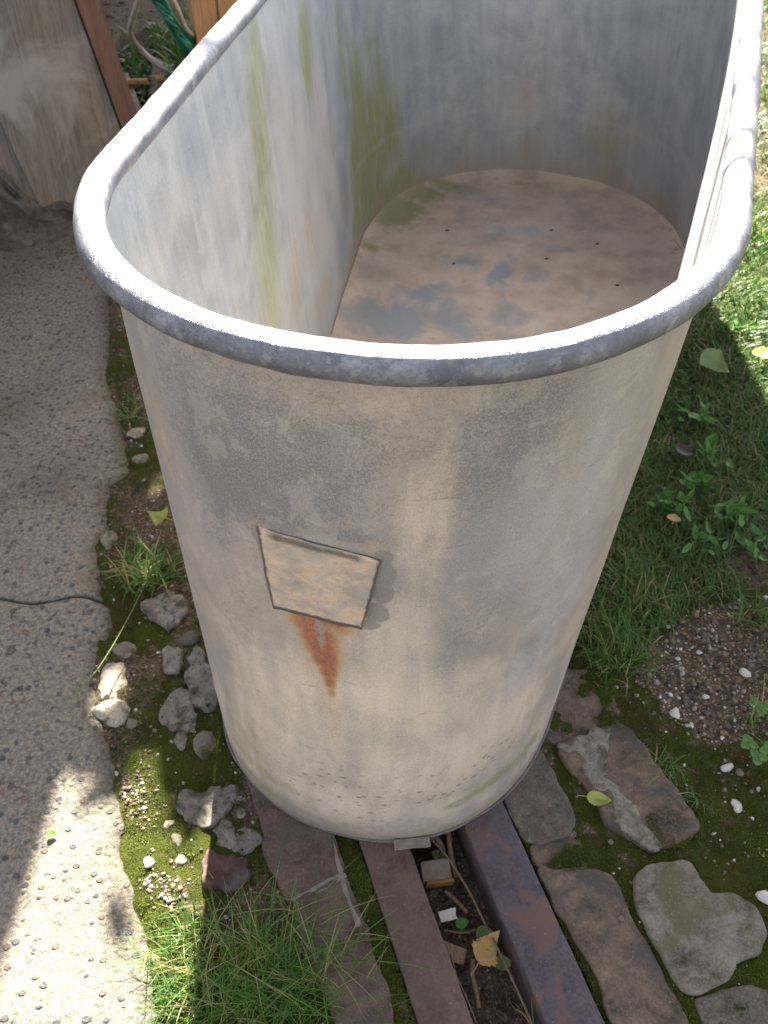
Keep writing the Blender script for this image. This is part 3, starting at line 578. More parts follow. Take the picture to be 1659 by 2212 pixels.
ob = [('halo', 556, 1150, .006, .012, .9), ('halo', 836, 1240, .009, .014, .9), ('halo', 828, 1280, .010, .016, .9), ('halo', 815, 1330, .012, .010, .9), ('halo', 700, 1345, .03, .004, .7), ('algae', 540, 1640, .10, .012, .5), ('algae', 560, 1690, .08, .010, .5), ('halo', 568, 1180, .006, .02, .9), ('halo', 578, 1215, .006, .02, .9), ('halo', 590, 1265, .006, .02, .9), ('halo', 620, 1308, .015, .005, .9), ('halo', 660, 1320, .015, .005, .9), ('halo', 745, 1342, .02, .005, .8), ('halo', 790, 1350, .015, .006, .9), ('dark', 700, 1150, .06, .006, .6), ('halo', 830, 1205, .01, .01, .8), ('halo', 822, 1235, .008, .012, .9), ('halo', 818, 1275, .010, .014, .9), ('halo', 808, 1320, .012, .012, .9), ('halo', 580, 1250, .006, .03, .6), ('dark', 700, 1350, .04, .006, .4),   # channel, picked point, spread along, spread up, amount
 ('dark', 420, 880, .07, .09, .45), ('dark', 620, 1000, .10, .10, .6), ('dark', 560, 1080, .07, .06, .35), ('dark', 850, 980, .05, .05, .2), ('dark', 1080, 1060, .06, .10, .5), ('dark', 1150, 900, .05, .09, .4), ('dark', 1230, 800, .05, .05, .25),
 ('dark', 480, 1130, .03, .09, .3), ('dark', 520, 1350, .035, .06, .3), ('dark', 1080, 1300, .04, .06, .45), ('dark', 950, 1400, .03, .03, .2), ('dark', 300, 830, .03, .08, .25), ('dark', 1330, 900, .04, .08, .25), ('dark', 840, 1280, .02, .02, .25), ('dark', 960, 1440, .02, .05, .3),
 ('blue', 1150, 1150, .06, .10, .7), ('blue', 1220, 1250, .05, .12, .9), ('blue', 1300, 1000, .04, .12, .8), ('blue', 1130, 1450, .06, .06, .6), ('blue', 1350, 800, .05, .06, .6), ('blue', 620, 1250, .03, .02, .3),
 ('warm', 870, 850, .05, .022, .55), ('warm', 700, 860, .04, .02, .35), ('warm', 560, 1140, .012, .008, .9), ('warm', 815, 1185, .01, .01, .8), ('warm', 560, 1640, .06, .05, .35), ('warm', 900, 1050, .035, .09, .35), ('warm', 440, 1300, .03, .07, .3),
 ('warm', 1060, 1470, .02, .012, .5), ('warm', 340, 900, .03, .09, .35),
 ('pale', 800, 1550, .14, .09, .8), ('pale', 950, 1650, .12, .08, .85), ('pale', 600, 1600, .09, .07, .55), ('pale', 1080, 1560, .07, .07, .7), ('pale', 860, 1400, .05, .09, .5), ('pale', 920, 1150, .035, .09, .45), ('pale', 760, 1740, .12, .045, .7), ('pale', 960, 1740, .08, .03, .6),
 ('algae', 1120, 1640, .022, .012, .9), ('algae', 1090, 1665, .022, .012, .9), ('algae', 1060, 1690, .022, .012, .8), ('algae', 1030, 1712, .022, .012, .7), ('algae', 990, 1735, .022, .010, .55), ('algae', 1150, 1600, .016, .016, .8), ('algae', 560, 1660, .04, .015, .35), ('algae', 540, 1600, .02, .05, .3), ('algae', 600, 1720, .03, .01, .35),
 ('pits', 700, 1700, .10, .05, .9), ('pits', 950, 1700, .12, .035, 1.), ('pits', 1080, 1620, .06, .03, .8), ('pits', 850, 1750, .15, .03, .8),
 ('rust', 655, 1332, 0.0128, 0.0048, .85), ('rust', 672, 1350, 0.0207, 0.0144, .95), ('rust', 685, 1375, 0.0193, 0.0180, 1.0), ('rust', 695, 1400, 0.0175, 0.0180, 1.0), ('rust', 703, 1425, 0.0143, 0.0156, 1.0), ('rust', 710, 1450, 0.0095, 0.0144, .95), ('rust', 713, 1472, 0.0065, 0.0120, .85), ('rust', 700, 1334, 0.0255, 0.0048, .85), ('rust', 722, 1345, 0.0160, 0.0096, .8), ('rust', 735, 1360, 0.0160, 0.0096, .5), ('rust', 716, 1495, 0.0047, 0.0096, .55),
 ('warm', 718, 1540, .010, .045, .9), ('warm', 735, 1420, .012, .03, .7), ('warm', 700, 1500, .008, .05, .7), ('warm', 660, 1420, .008, .04, .5),
 ('rust2', 690, 1356, .0075, .013, .85), ('rust2', 694, 1384, .006, .012, .75), ('rust2', 700, 1400, .003, .008, .45),
]
co = paint(UVo, ob, bvo, Fo, Vo, False)
# thin seam line runs down the left of the tub
for k_ in ('dark', 'blue', 'warm', 'pale', 'algae', 'pits', 'rust', 'rust2', 'halo'): co.setdefault(k_, np.zeros(len(Vo)))
co['pits'] = np.clip(co['pits'], 0, 1); co['pale'] = np.maximum(co['pale'], .45*np.clip(1-UVo[:, 1]/.3, 0, 1))
ib = [
 ('pale', 640, 380, .14, .26, .8), ('pale', 690, 520, .12, .18, .9), ('pale', 700, 300, .10, .16, .75), ('pale', 480, 300, .10, .25, .3), ('pale', 340, 400, .10, .14, .25), ('pale', 600, 620, .12, .14, .7), ('pale', 720, 600, .08, .12, .7), ('pale', 640, 60, .1, .1, .3),  # light bounced onto the left inner wall, put into the colour as pale patches
 ('algae', 557, 150, 0.037, .09, 0.68), ('algae', 562, 260, 0.043, .12, 0.74), ('algae', 567, 380, 0.045, .12, 0.74), ('algae', 572, 500, 0.045, .12, 0.68), ('algae', 577, 610, 0.045, .12, 0.68), ('algae', 582, 690, 0.050, .08, 0.50),
 ('algae', 660, 120, .04, .07, 1.1), ('algae', 665, 60, .03, .06, .7), ('algae', 775, 230, .06, .13, 1.0), ('algae', 790, 330, .13, .14, 1.4), ('algae', 830, 300, .08, .12, 1.0), ('algae', 800, 430, .10, .09, 1.3), ('algae', 772, 500, .07, .06, 1.2), ('algae', 850, 400, .10, .055, 1.0), ('algae', 762, 570, .04, .05, .9), ('algae', 822, 220, .03, .14, .8), ('algae', 900, 405, .10, .03, .7),
 ('algae', 1320, 300, .07, .10, .4), ('algae', 740, 130, .03, .14, .7), ('algae', 800, 120, .03, .12, .5),
 ('dark', 900, 330, .12, .08, .4), ('dark', 860, 120, .05, .1, .3), ('dark', 1060, 340, .12, .06, .45), ('dark', 1300, 340, .15, .07, .45), ('dark', 1400, 200, .10, .15, .4), ('dark', 1060, 40, .03, .03, .5), ('dark', 1380, 40, .05, .03, .5), ('dark', 1450, 420, .1, .08, .5), ('dark', 820, 200, .02, .15, .5), ('dark', 500, 120, .05, .1, .4), ('dark', 400, 350, .06, .08, .4), ('dark', 480, 480, .05, .12, .3),
 ('warm', 1150, 330, .05, .06, .7), ('warm', 1130, 200, .03, .08, .4), ('warm', 1250, 370, .2, .02, .6), ('warm', 1440, 460, .12, .04, .7), ('warm', 640, 640, .05, .06, .5), ('warm', 1320, 380, .06, .03, .8), ('warm', 700, 640, .1, .06, .6),
 ('rust', 672, 520, .05, .08, 1.), ('rust', 707, 400, .03, .05, 1.), ('rust', 685, 200, .03, .04, .9), ('rust', 640, 560, .05, .07, .9), ('rust', 720, 300, .03, .06, .8), ('rust', 640, 300, .04, .06, .6),
]
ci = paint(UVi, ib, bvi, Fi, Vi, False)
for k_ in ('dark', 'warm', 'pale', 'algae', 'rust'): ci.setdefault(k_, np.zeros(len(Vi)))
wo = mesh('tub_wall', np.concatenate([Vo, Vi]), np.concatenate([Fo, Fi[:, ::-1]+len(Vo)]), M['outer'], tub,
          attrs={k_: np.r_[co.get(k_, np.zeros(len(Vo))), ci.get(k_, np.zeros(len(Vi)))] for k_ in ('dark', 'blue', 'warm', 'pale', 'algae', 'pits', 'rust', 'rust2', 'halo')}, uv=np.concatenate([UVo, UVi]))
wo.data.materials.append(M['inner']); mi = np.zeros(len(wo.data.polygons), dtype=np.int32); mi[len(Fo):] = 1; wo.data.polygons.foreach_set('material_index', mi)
# floor pan
fc = (lambda a: a)(wall(.0028, 2, .012)[0][:NP, :2]); t_ax = np.clip(((fc-Cb)@AX), 0, 1.34)
spine = Cb+t_ax[:, None]*AX; V = []; NR = 70
for k in range(NR):
    s = k/(NR-1); q = fc*(1-s)+spine*s; V.append(np.c_[q, .014+.022*np.exp(-s*16)+.002*fbm(q, 6, 2)])
V = np.concatenate(V)
def fblob(lst):
    o = {}
    for c_, x, y, s1, s2, a in lst:
        g_ = G(x, y, .012)[:2]; d = V[:, :2]-g_; d2 = ((d@PX)/s1)**2+((d@AX)/s2)**2; o[c_] = np.maximum(o.get(c_, 0), a*np.exp(-d2))
    return o
fo_ = fblob([('pale', 1000, 520, .2, .06, .5), ('pale', 1250, 440, .15, .05, .4), ('blue', 1000, 560, .05, .05, .6), ('blue', 1230, 540, .05, .03, .5), ('blue', 1080, 680, .05, .06, .8), ('blue', 1078, 597, .03, .10, .9), ('blue', 930, 640, .07, .08, .8), ('blue', 840, 690, .14, .09, .95), ('blue', 950, 690, .12, .07, .8), ('blue', 1120, 500, .09, .04, .5), ('blue', 1170, 600, .04, .05, .5), ('pale', 1120, 500, .12, .06, .8), ('pale', 1060, 430, .12, .05, .5), ('algae', 850, 460, .10, .10, 1.2), ('algae', 900, 425, .10, .06, 1.1), ('algae', 950, 405, .12, .04, .8), ('algae', 800, 540, .04, .05, .8), ('algae', 1130, 400, .08, .03, .5), ('blue', 1040, 720, .1, .05, .6)])
mesh('tub_floor', V, gridF(NR, NP, True), M['floor'], tub, attrs=fo_)
bvf = BVHTree.FromPolygons([tuple(v) for v in V], [tuple(f) for f in gridF(NR, NP, True).tolist()])
for x, y in ((966, 498), (1191, 497), (980, 569), (1181, 559), (1290, 527), (1333, 616)):
    h = hit(bvf, x, y); c = np.array(h[0]); a_ = np.linspace(0, 2*np.pi, 16, endpoint=False)
    rr = .0042*(1+.15*rng.standard_normal(16)); P3 = np.c_[c[0]+rr*1.2*np.cos(a_), c[1]+rr*np.sin(a_), np.full(16, c[2]+.0008)]
    P4 = P3.copy(); P4[:, 2] -= .006; mesh('drain_hole', np.concatenate([P4, P3]), [list(f) for f in gridF(2, 16, True)]+[list(range(16, 32))], M['drain'], tub)
# swept tubes
def sweep(path, rad, k=24, closed=True, rn=0., ellz=1.):
    P = np.asarray(path, float); n = len(P)
    T = (np.roll(P, -1, 0)-np.roll(P, 1, 0)) if closed else np.gradient(P, axis=0)
    T /= np.linalg.norm(T, axis=1)[:, None]; up = np.array([0, 0, 1.]); A = np.cross(T, up); A /= np.linalg.norm(A, axis=1)[:, None]+1e-9; Bv = np.cross(A, T)
    r = np.broadcast_to(np.asarray(rad, float), (n,)); a = np.linspace(0, 2*np.pi, k, endpoint=False)
    V = P[:, None, :]+r[:, None, None]*(np.cos(a)[None, :, None]*A[:, None, :]+ellz*np.sin(a)[None, :, None]*Bv[:, None, :])
    V = V.reshape(-1, 3)
    if rn: V += (V-np.repeat(P, k, 0))/np.repeat(r, k)[:, None]*(rn*fbm(V, 30, 3))[:, None]
    F = gridF(n, k, True)
    if closed:
        c = np.arange(k); F = np.concatenate([F, np.stack([(n-1)*k+c, (n-1)*k+(c+1) % k, (c+1) % k, c], -1)])
    return V, F
def pl3(p2, z): return np.c_[p2, np.full(len(p2), z)]
rp_ = rimc(0); V, F = sweep(pl3(rp_, H+.0012*fbm(rp_, 4, 2)), .0147*(1+.025*fbm(rp_, 6, 3)), 36, rn=.0006); mesh('rolled_rim', V, F[:, ::-1], M['rim'], tub)
V, F = sweep(pl3(rimc(.0045), H-.0155), .0042, 10, rn=.0007); mesh('rim_lip', V, F[:, ::-1], M['rim'], tub)
q = basec(-.0004)+.0012*fbm(basec(0), 16, 3)[:, None]; zz = .003+.002*fbm(q, 12, 2); V, F = sweep(np.c_[q, zz], .0028*(1+.35*fbm(q, 25, 2)), 8, rn=.0006); mesh('base_seam', V, F[:, ::-1], M['seamdark'], tub)
# flap soldered on the near end
def outer_pt(x, y, off=0.):
    loc, nrm, i = hit(bvo, x, y); n_ = np.array(nrm); n_[2] = 0; n_ /= np.linalg.norm(n_)
    if n_ @ (CAM-np.array(loc)) < 0: n_ = -n_
    return np.array(loc)+n_*off
def plate(corn, offs, th, m, name, parent, nu=26, nv=20, wob=.0006, drop=None):
    (tl, tr_, br, bl_) = corn; V = []; UVp = []
    for face in (1, 0):
        for j in range(nv):
            v = j/(nv-1)
            for i in range(nu):
                u = i/(nu-1); jx = 1.6*vn(np.array([[u*9, v*9]]), 1)[0] if (i in (0, nu-1) or j in (0, nv-1)) else 0
                x = (tl[0]*(1-u)+tr_[0]*u)*(1-v)+(bl_[0]*(1-u)+br[0]*u)*v+jx; y = (tl[1]*(1-u)+tr_[1]*u)*(1-v)+(bl_[1]*(1-u)+br[1]*u)*v+jx
                of = offs[0]*(1-v)+offs[1]*v; of += wob*vn(np.array([[u*4, v*6]]), 1)[0]
                if drop: of += drop(u, v)
                V.append(outer_pt(x, y, of-(0 if face else th))); UVp.append((u, v))
    n = nu*nv; F = [list(f) for f in gridF(nv, nu)]+[[a+n for a in f[::-1]] for f in gridF(nv, nu)]
    ring = [i for i in range(nu)]+[j*nu+nu-1 for j in range(1, nv)]+[(nv-1)*nu+i for i in range(nu-2, -1, -1)]+[j*nu for j in range(nv-2, 0, -1)]
    for a, b in zip(ring, ring[1:]+ring[:1]): F.append([b, a, a+n, b+n])
    o = mesh(name, V, F, m, parent, uv=np.array(UVp)); o.data.polygons.foreach_set('use_smooth', np.array([len(p.vertices) == 4 and i < 2*(nu-1)*(nv-1) for i, p in enumerate(o.data.polygons)])); return o
fl = plate([(554, 1137), (824, 1208), (786, 1341), (601, 1296)], (.0006, .0110), .0022, M['flap'], 'flap', tub, 34, 24, .0007, lambda u, v: .0015*math.exp(-((v-.02)/.05)**2)*(.1 if u < .12 else 1))
fl.data.materials.append(M['seamdark']); _mi = np.zeros(len(fl.data.polygons), dtype=np.int32); _mi[2*33*23:] = 1; fl.data.polygons.foreach_set('material_index', _mi)
plate([(549, 1146), (562, 1150), (606, 1300), (592, 1304)], (.0005, .0006), .0012, M['solder'], 'solder_seam', tub, 8, 30)
V = []
tb = [G(851, 1828, .001), G(928, 1819, .001)]; dv = (tb[1]-tb[0]); nv_ = np.array([dv[1], -dv[0], 0]); nv_ /= np.linalg.norm(nv_)
if nv_[1] > 0: nv_ = -nv_
bm = bmesh.new(); bmesh.ops.create_cube(bm, size=1); bmesh.ops.subdivide_edges(bm, edges=bm.edges[:], cuts=3, use_grid_fill=True)
for v in bm.verts:
    u, a, b = v.co.x+.5, v.co.y, v.co.z+.5; p = tb[0]+dv*u+nv_*(a*.010+.001)+np.array([0, 0, b*.009*(1-.2*u)]); p += .0006*np.array([vn(np.array([p[:2]]), 150)[0], vn2(np.array([p[:2]]), 150)[0], 0]); v.co = p
me = bpy.data.meshes.new('foot_tab'); bm.to_mesh(me); bm.free(); me.materials.append(M['seamtab']); ft = bpy.data.objects.new('foot_tab', me); COL.objects.link(ft); ft.parent = tub; ft.matrix_parent_inverse = Matrix.Translation(-Vector(tub.location))

# ================================================================== loose stones
def rock_mesh(c, size, rot, seed, sub=3, rough=.22, flat=False):
    bm = bmesh.new(); bmesh.ops.create_icosphere(bm, subdivisions=sub, radius=1); V = np.array([v.co[:] for v in bm.verts]); F = np.array([[v.index for v in f.verts] for f in bm.faces]); bm.free()
    d = 1+rough*fbm(V+seed*1.7, 1.2, 2)+rough*.55*fbm(V+seed, 3.4, 4, vn2); V = V*d[:, None]
    # facet: clip by a few random planes
    r_ = np.random.default_rng(int(seed*100)+5)
    for _ in range(6):
        n_ = r_.standard_normal(3); n_[2] = abs(n_[2]); n_ /= np.linalg.norm(n_); k = .5+.35*r_.random(); s = V@n_; V = V-np.maximum(s-k, 0)[:, None]*n_*.75
    V = V*(1+.05*fbm(V+seed*3, 6, 3))[:, None]; V = V*np.array(size); cr, sr = math.cos(rot), math.sin(rot); V = np.c_[V[:, 0]*cr-V[:, 1]*sr, V[:, 0]*sr+V[:, 1]*cr, V[:, 2]]
    return V+np.array(c), F
def rock(px, py, wpx, hpx, rot, tone, label, seed, m='stone', name='stone', hz=.5, cat='stone', group='lumps of stone and concrete beside the tub', sink=.35, sub=4, zoff=None):
    g_ = G(px, py, 0); s = np.linalg.norm(G(px+wpx/2, py)-G(px-wpx/2, py))/2; sy = np.linalg.norm(G(px, py+hpx/2)-G(px, py-hpx/2))/2
    hz_ = min(s, sy)*hz; sink = max(sink, .48) if m in ('stone', 'conglom') else sink; z0 = gz(g_[0], g_[1]) if zoff is None else zoff
    V, F = rock_mesh((g_[0], g_[1], z0+hz_*(1-2*sink)), (s*1.12, sy*1.12, hz_), rot, seed, sub)
    return tag(mesh(name, V, F, M[m], attrs=dict(tone=np.clip(tone+.12*fbm(V, 60, 2), 0, 1))), label, cat, group)
rocks = [
 (241, 1463, 58, 86, .2, 1., 'tall cream stone against the pavement edge, lit by the sun', 'stone'),
 (250, 1535, 80, 56, .1, .95, 'wide cream stone with a grey nose, below the tall cream one', 'stone'),
 (268, 1402, 40, 36, .5, .45, 'small grey stone above the tall cream stone', 'stone'),
 ('E', 420, 1427, 44, 46, .3, .6, 'small pale grey block touching the tub', 'conglom'),
 (412, 1377, 50, 34, .1, .12, 'dark grey stone behind the pale block, touching the tub', 'stone'),
 ('E', 386, 1540, 80, 100, .1, .5, 'large speckled lump of concrete in the middle of the moss', 'conglom'),
 (390, 1592, 26, 44, .2, .5, 'narrow grey sliver below the speckled concrete lump', 'stone'),
 (440, 1603, 56, 60, .6, .4, 'pinkish grey stone low beside the tub', 'stone'),
 ('E', 440, 1482, 78, 100, .3, .4, 'pebbly lump half hidden behind the tub', 'conglom'),
 ('E', 372, 1425, 60, 60, .9, .75, 'tan yellowish stone in the moss', 'stone'),
 ('E', 447, 1742, 110, 88, .3, .55, 'angular grey concrete lump near the foot of the tub', 'conglom'),
 (497, 1715, 48, 40, .3, .45, 'round grey lump tucked under the curve of the tub', 'conglom'),
 ('E', 530, 1812, 72, 52, .1, .5, 'knobbly concrete lump against the purple brick', 'conglom'),
 ('E', 482, 1800, 52, 60, .1, .5, 'bumpy grey lump between the angular and knobbly lumps', 'conglom'),
 (391, 1853, 34, 26, .4, .65, 'small pale ridged stone above the grass', 'stone'),
 (364, 1775, 24, 20, .4, .8, 'small whitish pebble at the edge of sunlit moss', 'stone'),
 (383, 1813, 24, 30, .4, .4, 'small grey oval pebble', 'stone'),
 ('E', 358, 1318, 90, 76, .6, .3, 'brown earthy stone beneath the grass tuft', 'stone'),
 (236, 1160, 32, 34, .2, .5, 'pale grey pebble wedged against the pavement edge', 'stone'),
 (293, 930, 36, 24, .2, .9, 'bright cream stone behind a thin grass tuft', 'stone'),
 (302, 988, 34, 20, .2, .55, 'flat grey stone beside the rim shadow', 'stone'),
 (518, 1752, 24, 22, .8, .7, 'little tan wedge stone at the foot of the tub', 'stone'),
 (286, 1560, 24, 20, .8, .35, 'little dark stone right of the cream stones', 'stone'),
 (1238, 1800, 20, 14, .8, .35, 'tiny brown lump between the bricks', 'stone'),
]
def rubble(px, py, wpx, hpx, rot, label, seed, m):
    r_ = np.random.default_rng(seed); n = 9; a = np.sort(r_.random(n))*.35+np.arange(n)/n*6.283*1.0; a = np.arange(n)/n*6.283+r_.uniform(-.25, .25, n); rr = r_.uniform(.72, 1.15, n)
    pts = [(px+wpx*.56*rr[k]*math.cos(a[k]+rot), py+hpx*.56*rr[k]*math.sin(a[k]+rot)) for k in range(n)]
    o = paver('stone', pts, M[m], label, 'stone', 'lumps of stone and concrete beside the tub', seed*1.3, z=.0035, jit=.006, rnd=2, depth=.02, inset=.006, zn=.0045)
    for v in o.data.vertices: v.co.z += .0035*fbm(np.array([[v.co.x, v.co.y]]), 90, 2)[0]*(v.co.z > 0)
for i, t_ in enumerate(rocks):
    if t_[0] == 'E': rubble(*t_[1:6], t_[7], i+2, t_[8] if t_[8] == 'conglom' else 'conglom')
    else: rock(*t_[:5], t_[5], t_[6], i+2, t_[7])
rubble(478, 1888, 110, 84, .2, 'flat dark red stone with moss around it', 60, 'chip_red')

# pebbles (uncountable grit)
def pebbles(name, poly, n, smin, smax, tones, label_kind='stuff', zadd=0., avoid=None):
    lo, hi = poly.min(0), poly.max(0); P = []
    while len(P) < n:
        q = lo+(hi-lo)*rng.random((n*3, 2)); q = q[inpoly(q, poly)]
        if avoid is not None: q = q[~avoid(q)]
        P.extend(q.tolist())
    P = np.array(P[:n]); bm = bmesh.new(); bmesh.ops.create_icosphere(bm, subdivisions=1, radius=1); v0 = np.array([v.co[:] for v in bm.verts]); f0 = np.array([[v.index for v in f.verts] for f in bm.faces]); bm.free()
    k = len(v0); s = smin+(smax-smin)*rng.random(n)**4
    V = v0[None]*(1+.28*rng.standard_normal((n, k, 1)).clip(-1, 1))*np.stack([s*(.7+.6*rng.random(n)), s*(.7+.6*rng.random(n)), s*(.4+.4*rng.random(n))], -1)[:, None, :]
    a = rng.random(n)*6.28; c, si = np.cos(a)[:, None], np.sin(a)[:, None]; V = np.stack([V[..., 0]*c-V[..., 1]*si, V[..., 0]*si+V[..., 1]*c, V[..., 2]], -1)
    V += np.c_[P, ground_z(P)+s*.25+zadd][:, None, :]
    F = (f0[None]+(np.arange(n)*k)[:, None, None]).reshape(-1, 3); tone = np.repeat(rng.choice(tones, n)+.08*rng.standard_normal(n), k).clip(0, 1)
    return tag(mesh(name, V.reshape(-1, 3), F, M['pebble'], attrs=dict(tone=tone), smooth=False), kind=label_kind)
strip_poly = np.vstack([GP([(345, 2212), (300, 2000), (270, 1800), (245, 1660), (215, 1500), (240, 1350), (230, 1100), (280, 1000), (250, 850), (250, 720), (330, 1000), (500, 1600), (560, 1740), (600, 1900), (660, 2000), (730, 2212)])])
pebbles('gravel', strip_poly, 1100, .0005, .0036, [.05, .1, .2, .35, .35, .5, .6, .8, .92])
pebbles('gravel', GP([(430, 1880), (420, 1990), (340, 1960), (270, 1660), (330, 1640), (350, 1740), (330, 1840)]), 110, .0008, .0030, [.2, .35, .6, .75])
pebbles('gravel', GP([(250, 1690), (300, 1660), (320, 1720), (310, 1790), (270, 1760)]), 170, .0008, .0036, [.2, .35, .5, .6, .75, .9])
pebbles('gravel', GP([(300, 1900), (350, 1880), (390, 1900), (390, 1945), (330, 1950)]), 130, .0008, .0040, [.35, .6, .75, .9, .95])
pebbles('gravel', grav_poly, 900, .0007, .0052, [.1, .2, .35, .35, .5, .6, .6, .8, .97])
pebbles('gravel', GP([(1330, 1500), (1280, 1380), (1659, 1290), (1700, 1500), (1700, 2000), (1520, 1850), (1400, 1620)]), 420, .0008, .0036, [.35, .6, .8, .95, 1.])
pebbles('gravel', GP([(1190, 1620), (1400, 1600), (1480, 1850), (1600, 1900), (1659, 2200), (1480, 2200), (1330, 1900)]), 90, .0006, .0022, [.6, .8, .95, 1.])
pebbles('gravel', GP([(885, 1830), (1005, 1800), (1180, 2212), (1030, 2212)]), 900, .0006, .0035, [.05, .1, .2, .35, .5])
pebbles('gravel', np.array([[-1.6, 2.4], [-.3, 2.4], [-.3, 4.8], [-2, 4.8]]), 1800, .004, .02, [.05, .1, .2, .35, .5, .6])
# light chips one can point at
chips = [(1460, 1540, 20, 24, 'white', 'largest white chip on the gritty soil right of the tub'), (1610, 1450, 20, 22, 'white', 'white chip near the right edge of the gritty patch'), (1591, 1732, 18, 16, 'white', 'white chip on moss above the rounded stone'),
         (1597, 1741, 22, 14, 'white', 'second white chip, touching the one on the moss'), (1652, 1938, 26, 30, 'white', 'white chip at the right edge of the photo beside the rounded stone'), (1572, 1655, 20, 26, 'white', 'cream chip in moss left of the clover'), (1600, 1667, 18, 14, 'tan', 'tan pebble on moss just below the cream chip'),
         (1340, 1985, 12, 12, 'tan', 'tiny tan pebble lying on the long brown brick'), (1320, 1815, 12, 12, 'tan', 'pinkish pebble on moss between the brick rows'), (1330, 1270, 24, 18, 'white', 'pale grey shell like chip in the grass beside the tub'), (319, 1860, 20, 26, 'white', 'bluish white chip at the edge of the grassy corner')]
for i, (x, y, w_, h_, m_, lab) in enumerate(chips):
    rock(x, y, w_, h_, .4*i, .9, lab, 80+i, m_, 'chip', .45, 'chip', 'small chips lying about', .15, 3, zoff=.002 if 'brick' in lab and 'between' not in lab and 'rounded' not in lab else None)

# ================================================================== moss, grass
def blades(P, Ln, W, lean, heading, tone, nseg=4, z0=None, droop=1.):
    n = len(P); z = ground_z(P) if z0 is None else z0; t = np.linspace(0, 1, nseg+1)
    d = np.c_[np.cos(heading), np.sin(heading)]; s = np.c_[-d[:, 1], d[:, 0]]
    ang0 = lean[:, None]*(.35+.0*t); ang = lean[:, None]*(.45+droop*1.1*t[None, :])
    dl = Ln[:, None]/nseg; hx = np.cumsum(np.sin(ang)*dl, 1)-np.sin(ang[:, :1])*dl; hz = np.cumsum(np.cos(ang)*dl, 1)-np.cos(ang[:, :1])*dl
    wd = W[:, None]*np.array([1, 1, .85, .6, .05][:nseg+1] if nseg == 4 else np.linspace(1, .08, nseg+1))[None]
    cen = np.stack([P[:, 0:1]+d[:, 0:1]*hx, P[:, 1:2]+d[:, 1:2]*hx, z[:, None]+hz-.001], -1)
    off = np.stack([s[:, 0:1]*wd/2, s[:, 1:2]*wd/2, 0*wd], -1)
    V = np.stack([cen-off, cen+off], 2).reshape(n, -1, 3); k = (nseg+1)*2
    f0 = np.array([[2*i, 2*i+1, 2*i+3, 2*i+2] for i in range(nseg)])
    F = (f0[None]+(np.arange(n)*k)[:, None, None]).reshape(-1, 4)
    return V.reshape(-1, 3), F, np.repeat(tone, k)
def scatter(poly, n, keep=None):
    lo, hi = poly.min(0), poly.max(0); P = np.zeros((0, 2))
    while len(P) < n:
        q = lo+(hi-lo)*rng.random((n*2, 2)); q = q[inpoly(q, poly)]
        if keep is not None: q = q[keep(q)]
        P = np.vstack([P, q])
    return P[:n]
def tuft(name, px, py, rx, ry, n, Lm, Wm, label, group='grass tufts', dry=.12, lean=(.2, 1.2), m='grass', extra=None, z0=None, bias=None):
    c = G(px, py)[:2]; P = c+rng.standard_normal((n, 2))*[rx, ry]; hd = rng.random(n)*6.28
    if bias is not None: hd = np.where(rng.random(n) < .5, bias+rng.standard_normal(n)*.7, hd)
    tone = rng.random(n)*.8; tone = np.where(rng.random(n) < dry, .97, tone)
    V, F, t = blades(P, Lm*(.45+.75*rng.random(n)), Wm*(.7+.6*rng.random(n)), lean[0]+(lean[1]-lean[0])*rng.random(n), hd, tone, z0=None if z0 is None else np.full(n, z0))
    o = mesh(name, V, F, M[m], attrs=dict(tone=t)); return tag(o, label, 'grass', group)
# moss shoots as one mass
def notpaver(q):
    tb_ = inpoly(q, basec(.01))
    a = (q[:, 0] > ex(1, q[:, 1])-.002) & (q[:, 0] < ex(2, q[:, 1])+.002)
    return ~tb_ & ~a & (q[:, 0] > sx(q[:, 1])-.004)
mossR = GP([(1190, 1600), (1150, 1400), (1340, 1440), (1440, 1600), (1700, 1620), (1750, 2290), (1300, 2290), (1120, 1720)])
mossL = np.vstack([strip_poly])
mossM = GP([(716, 1800), (785, 1812), (905, 2230), (838, 2230)])
def moss_keep(q): return notpaver(q) & ((fbm(q, 14, 3) > -.35) & ~inpoly(q, grav_poly))
mossP = GP([(1395, 1765), (1430, 1745), (1475, 1765), (1500, 1800), (1480, 1830), (1420, 1830), (1400, 1800)]); mossQ = GP([(1225, 1820), (1255, 1850), (1265, 1880), (1215, 1885), (1180, 1868), (1200, 1850)])
Ps = np.vstack([scatter(mossP, 2600, lambda q: fbm(q, 30, 3) > -.5), scatter(mossQ, 1200), scatter(mossR, 42000, moss_keep), scatter(mossL, 34000, lambda q: moss_keep(q) & (fbm(q, 9, 3, vn2) > -.25)), scatter(mossM, 6000, notpaver)])
n = len(Ps); tn = np.clip(.42+.35*fbm(Ps, 20, 3)+.18*rng.standard_normal(n), 0, .84); tn = np.where(fbm(Ps, 13, 3, vn2) > .48, .95, tn)
zm = ground_z(Ps); zm[:3800] = np.maximum(zm[:3800], .0008)
V, F, t = blades(Ps, .0022+.0030*rng.random(n), .0011+.0009*rng.random(n), .2+1.1*rng.random(n), rng.random(n)*6.28, tn, 2, z0=zm)
tag(mesh('moss', V, F, M['moss'], attrs=dict(tone=t)), kind='stuff')
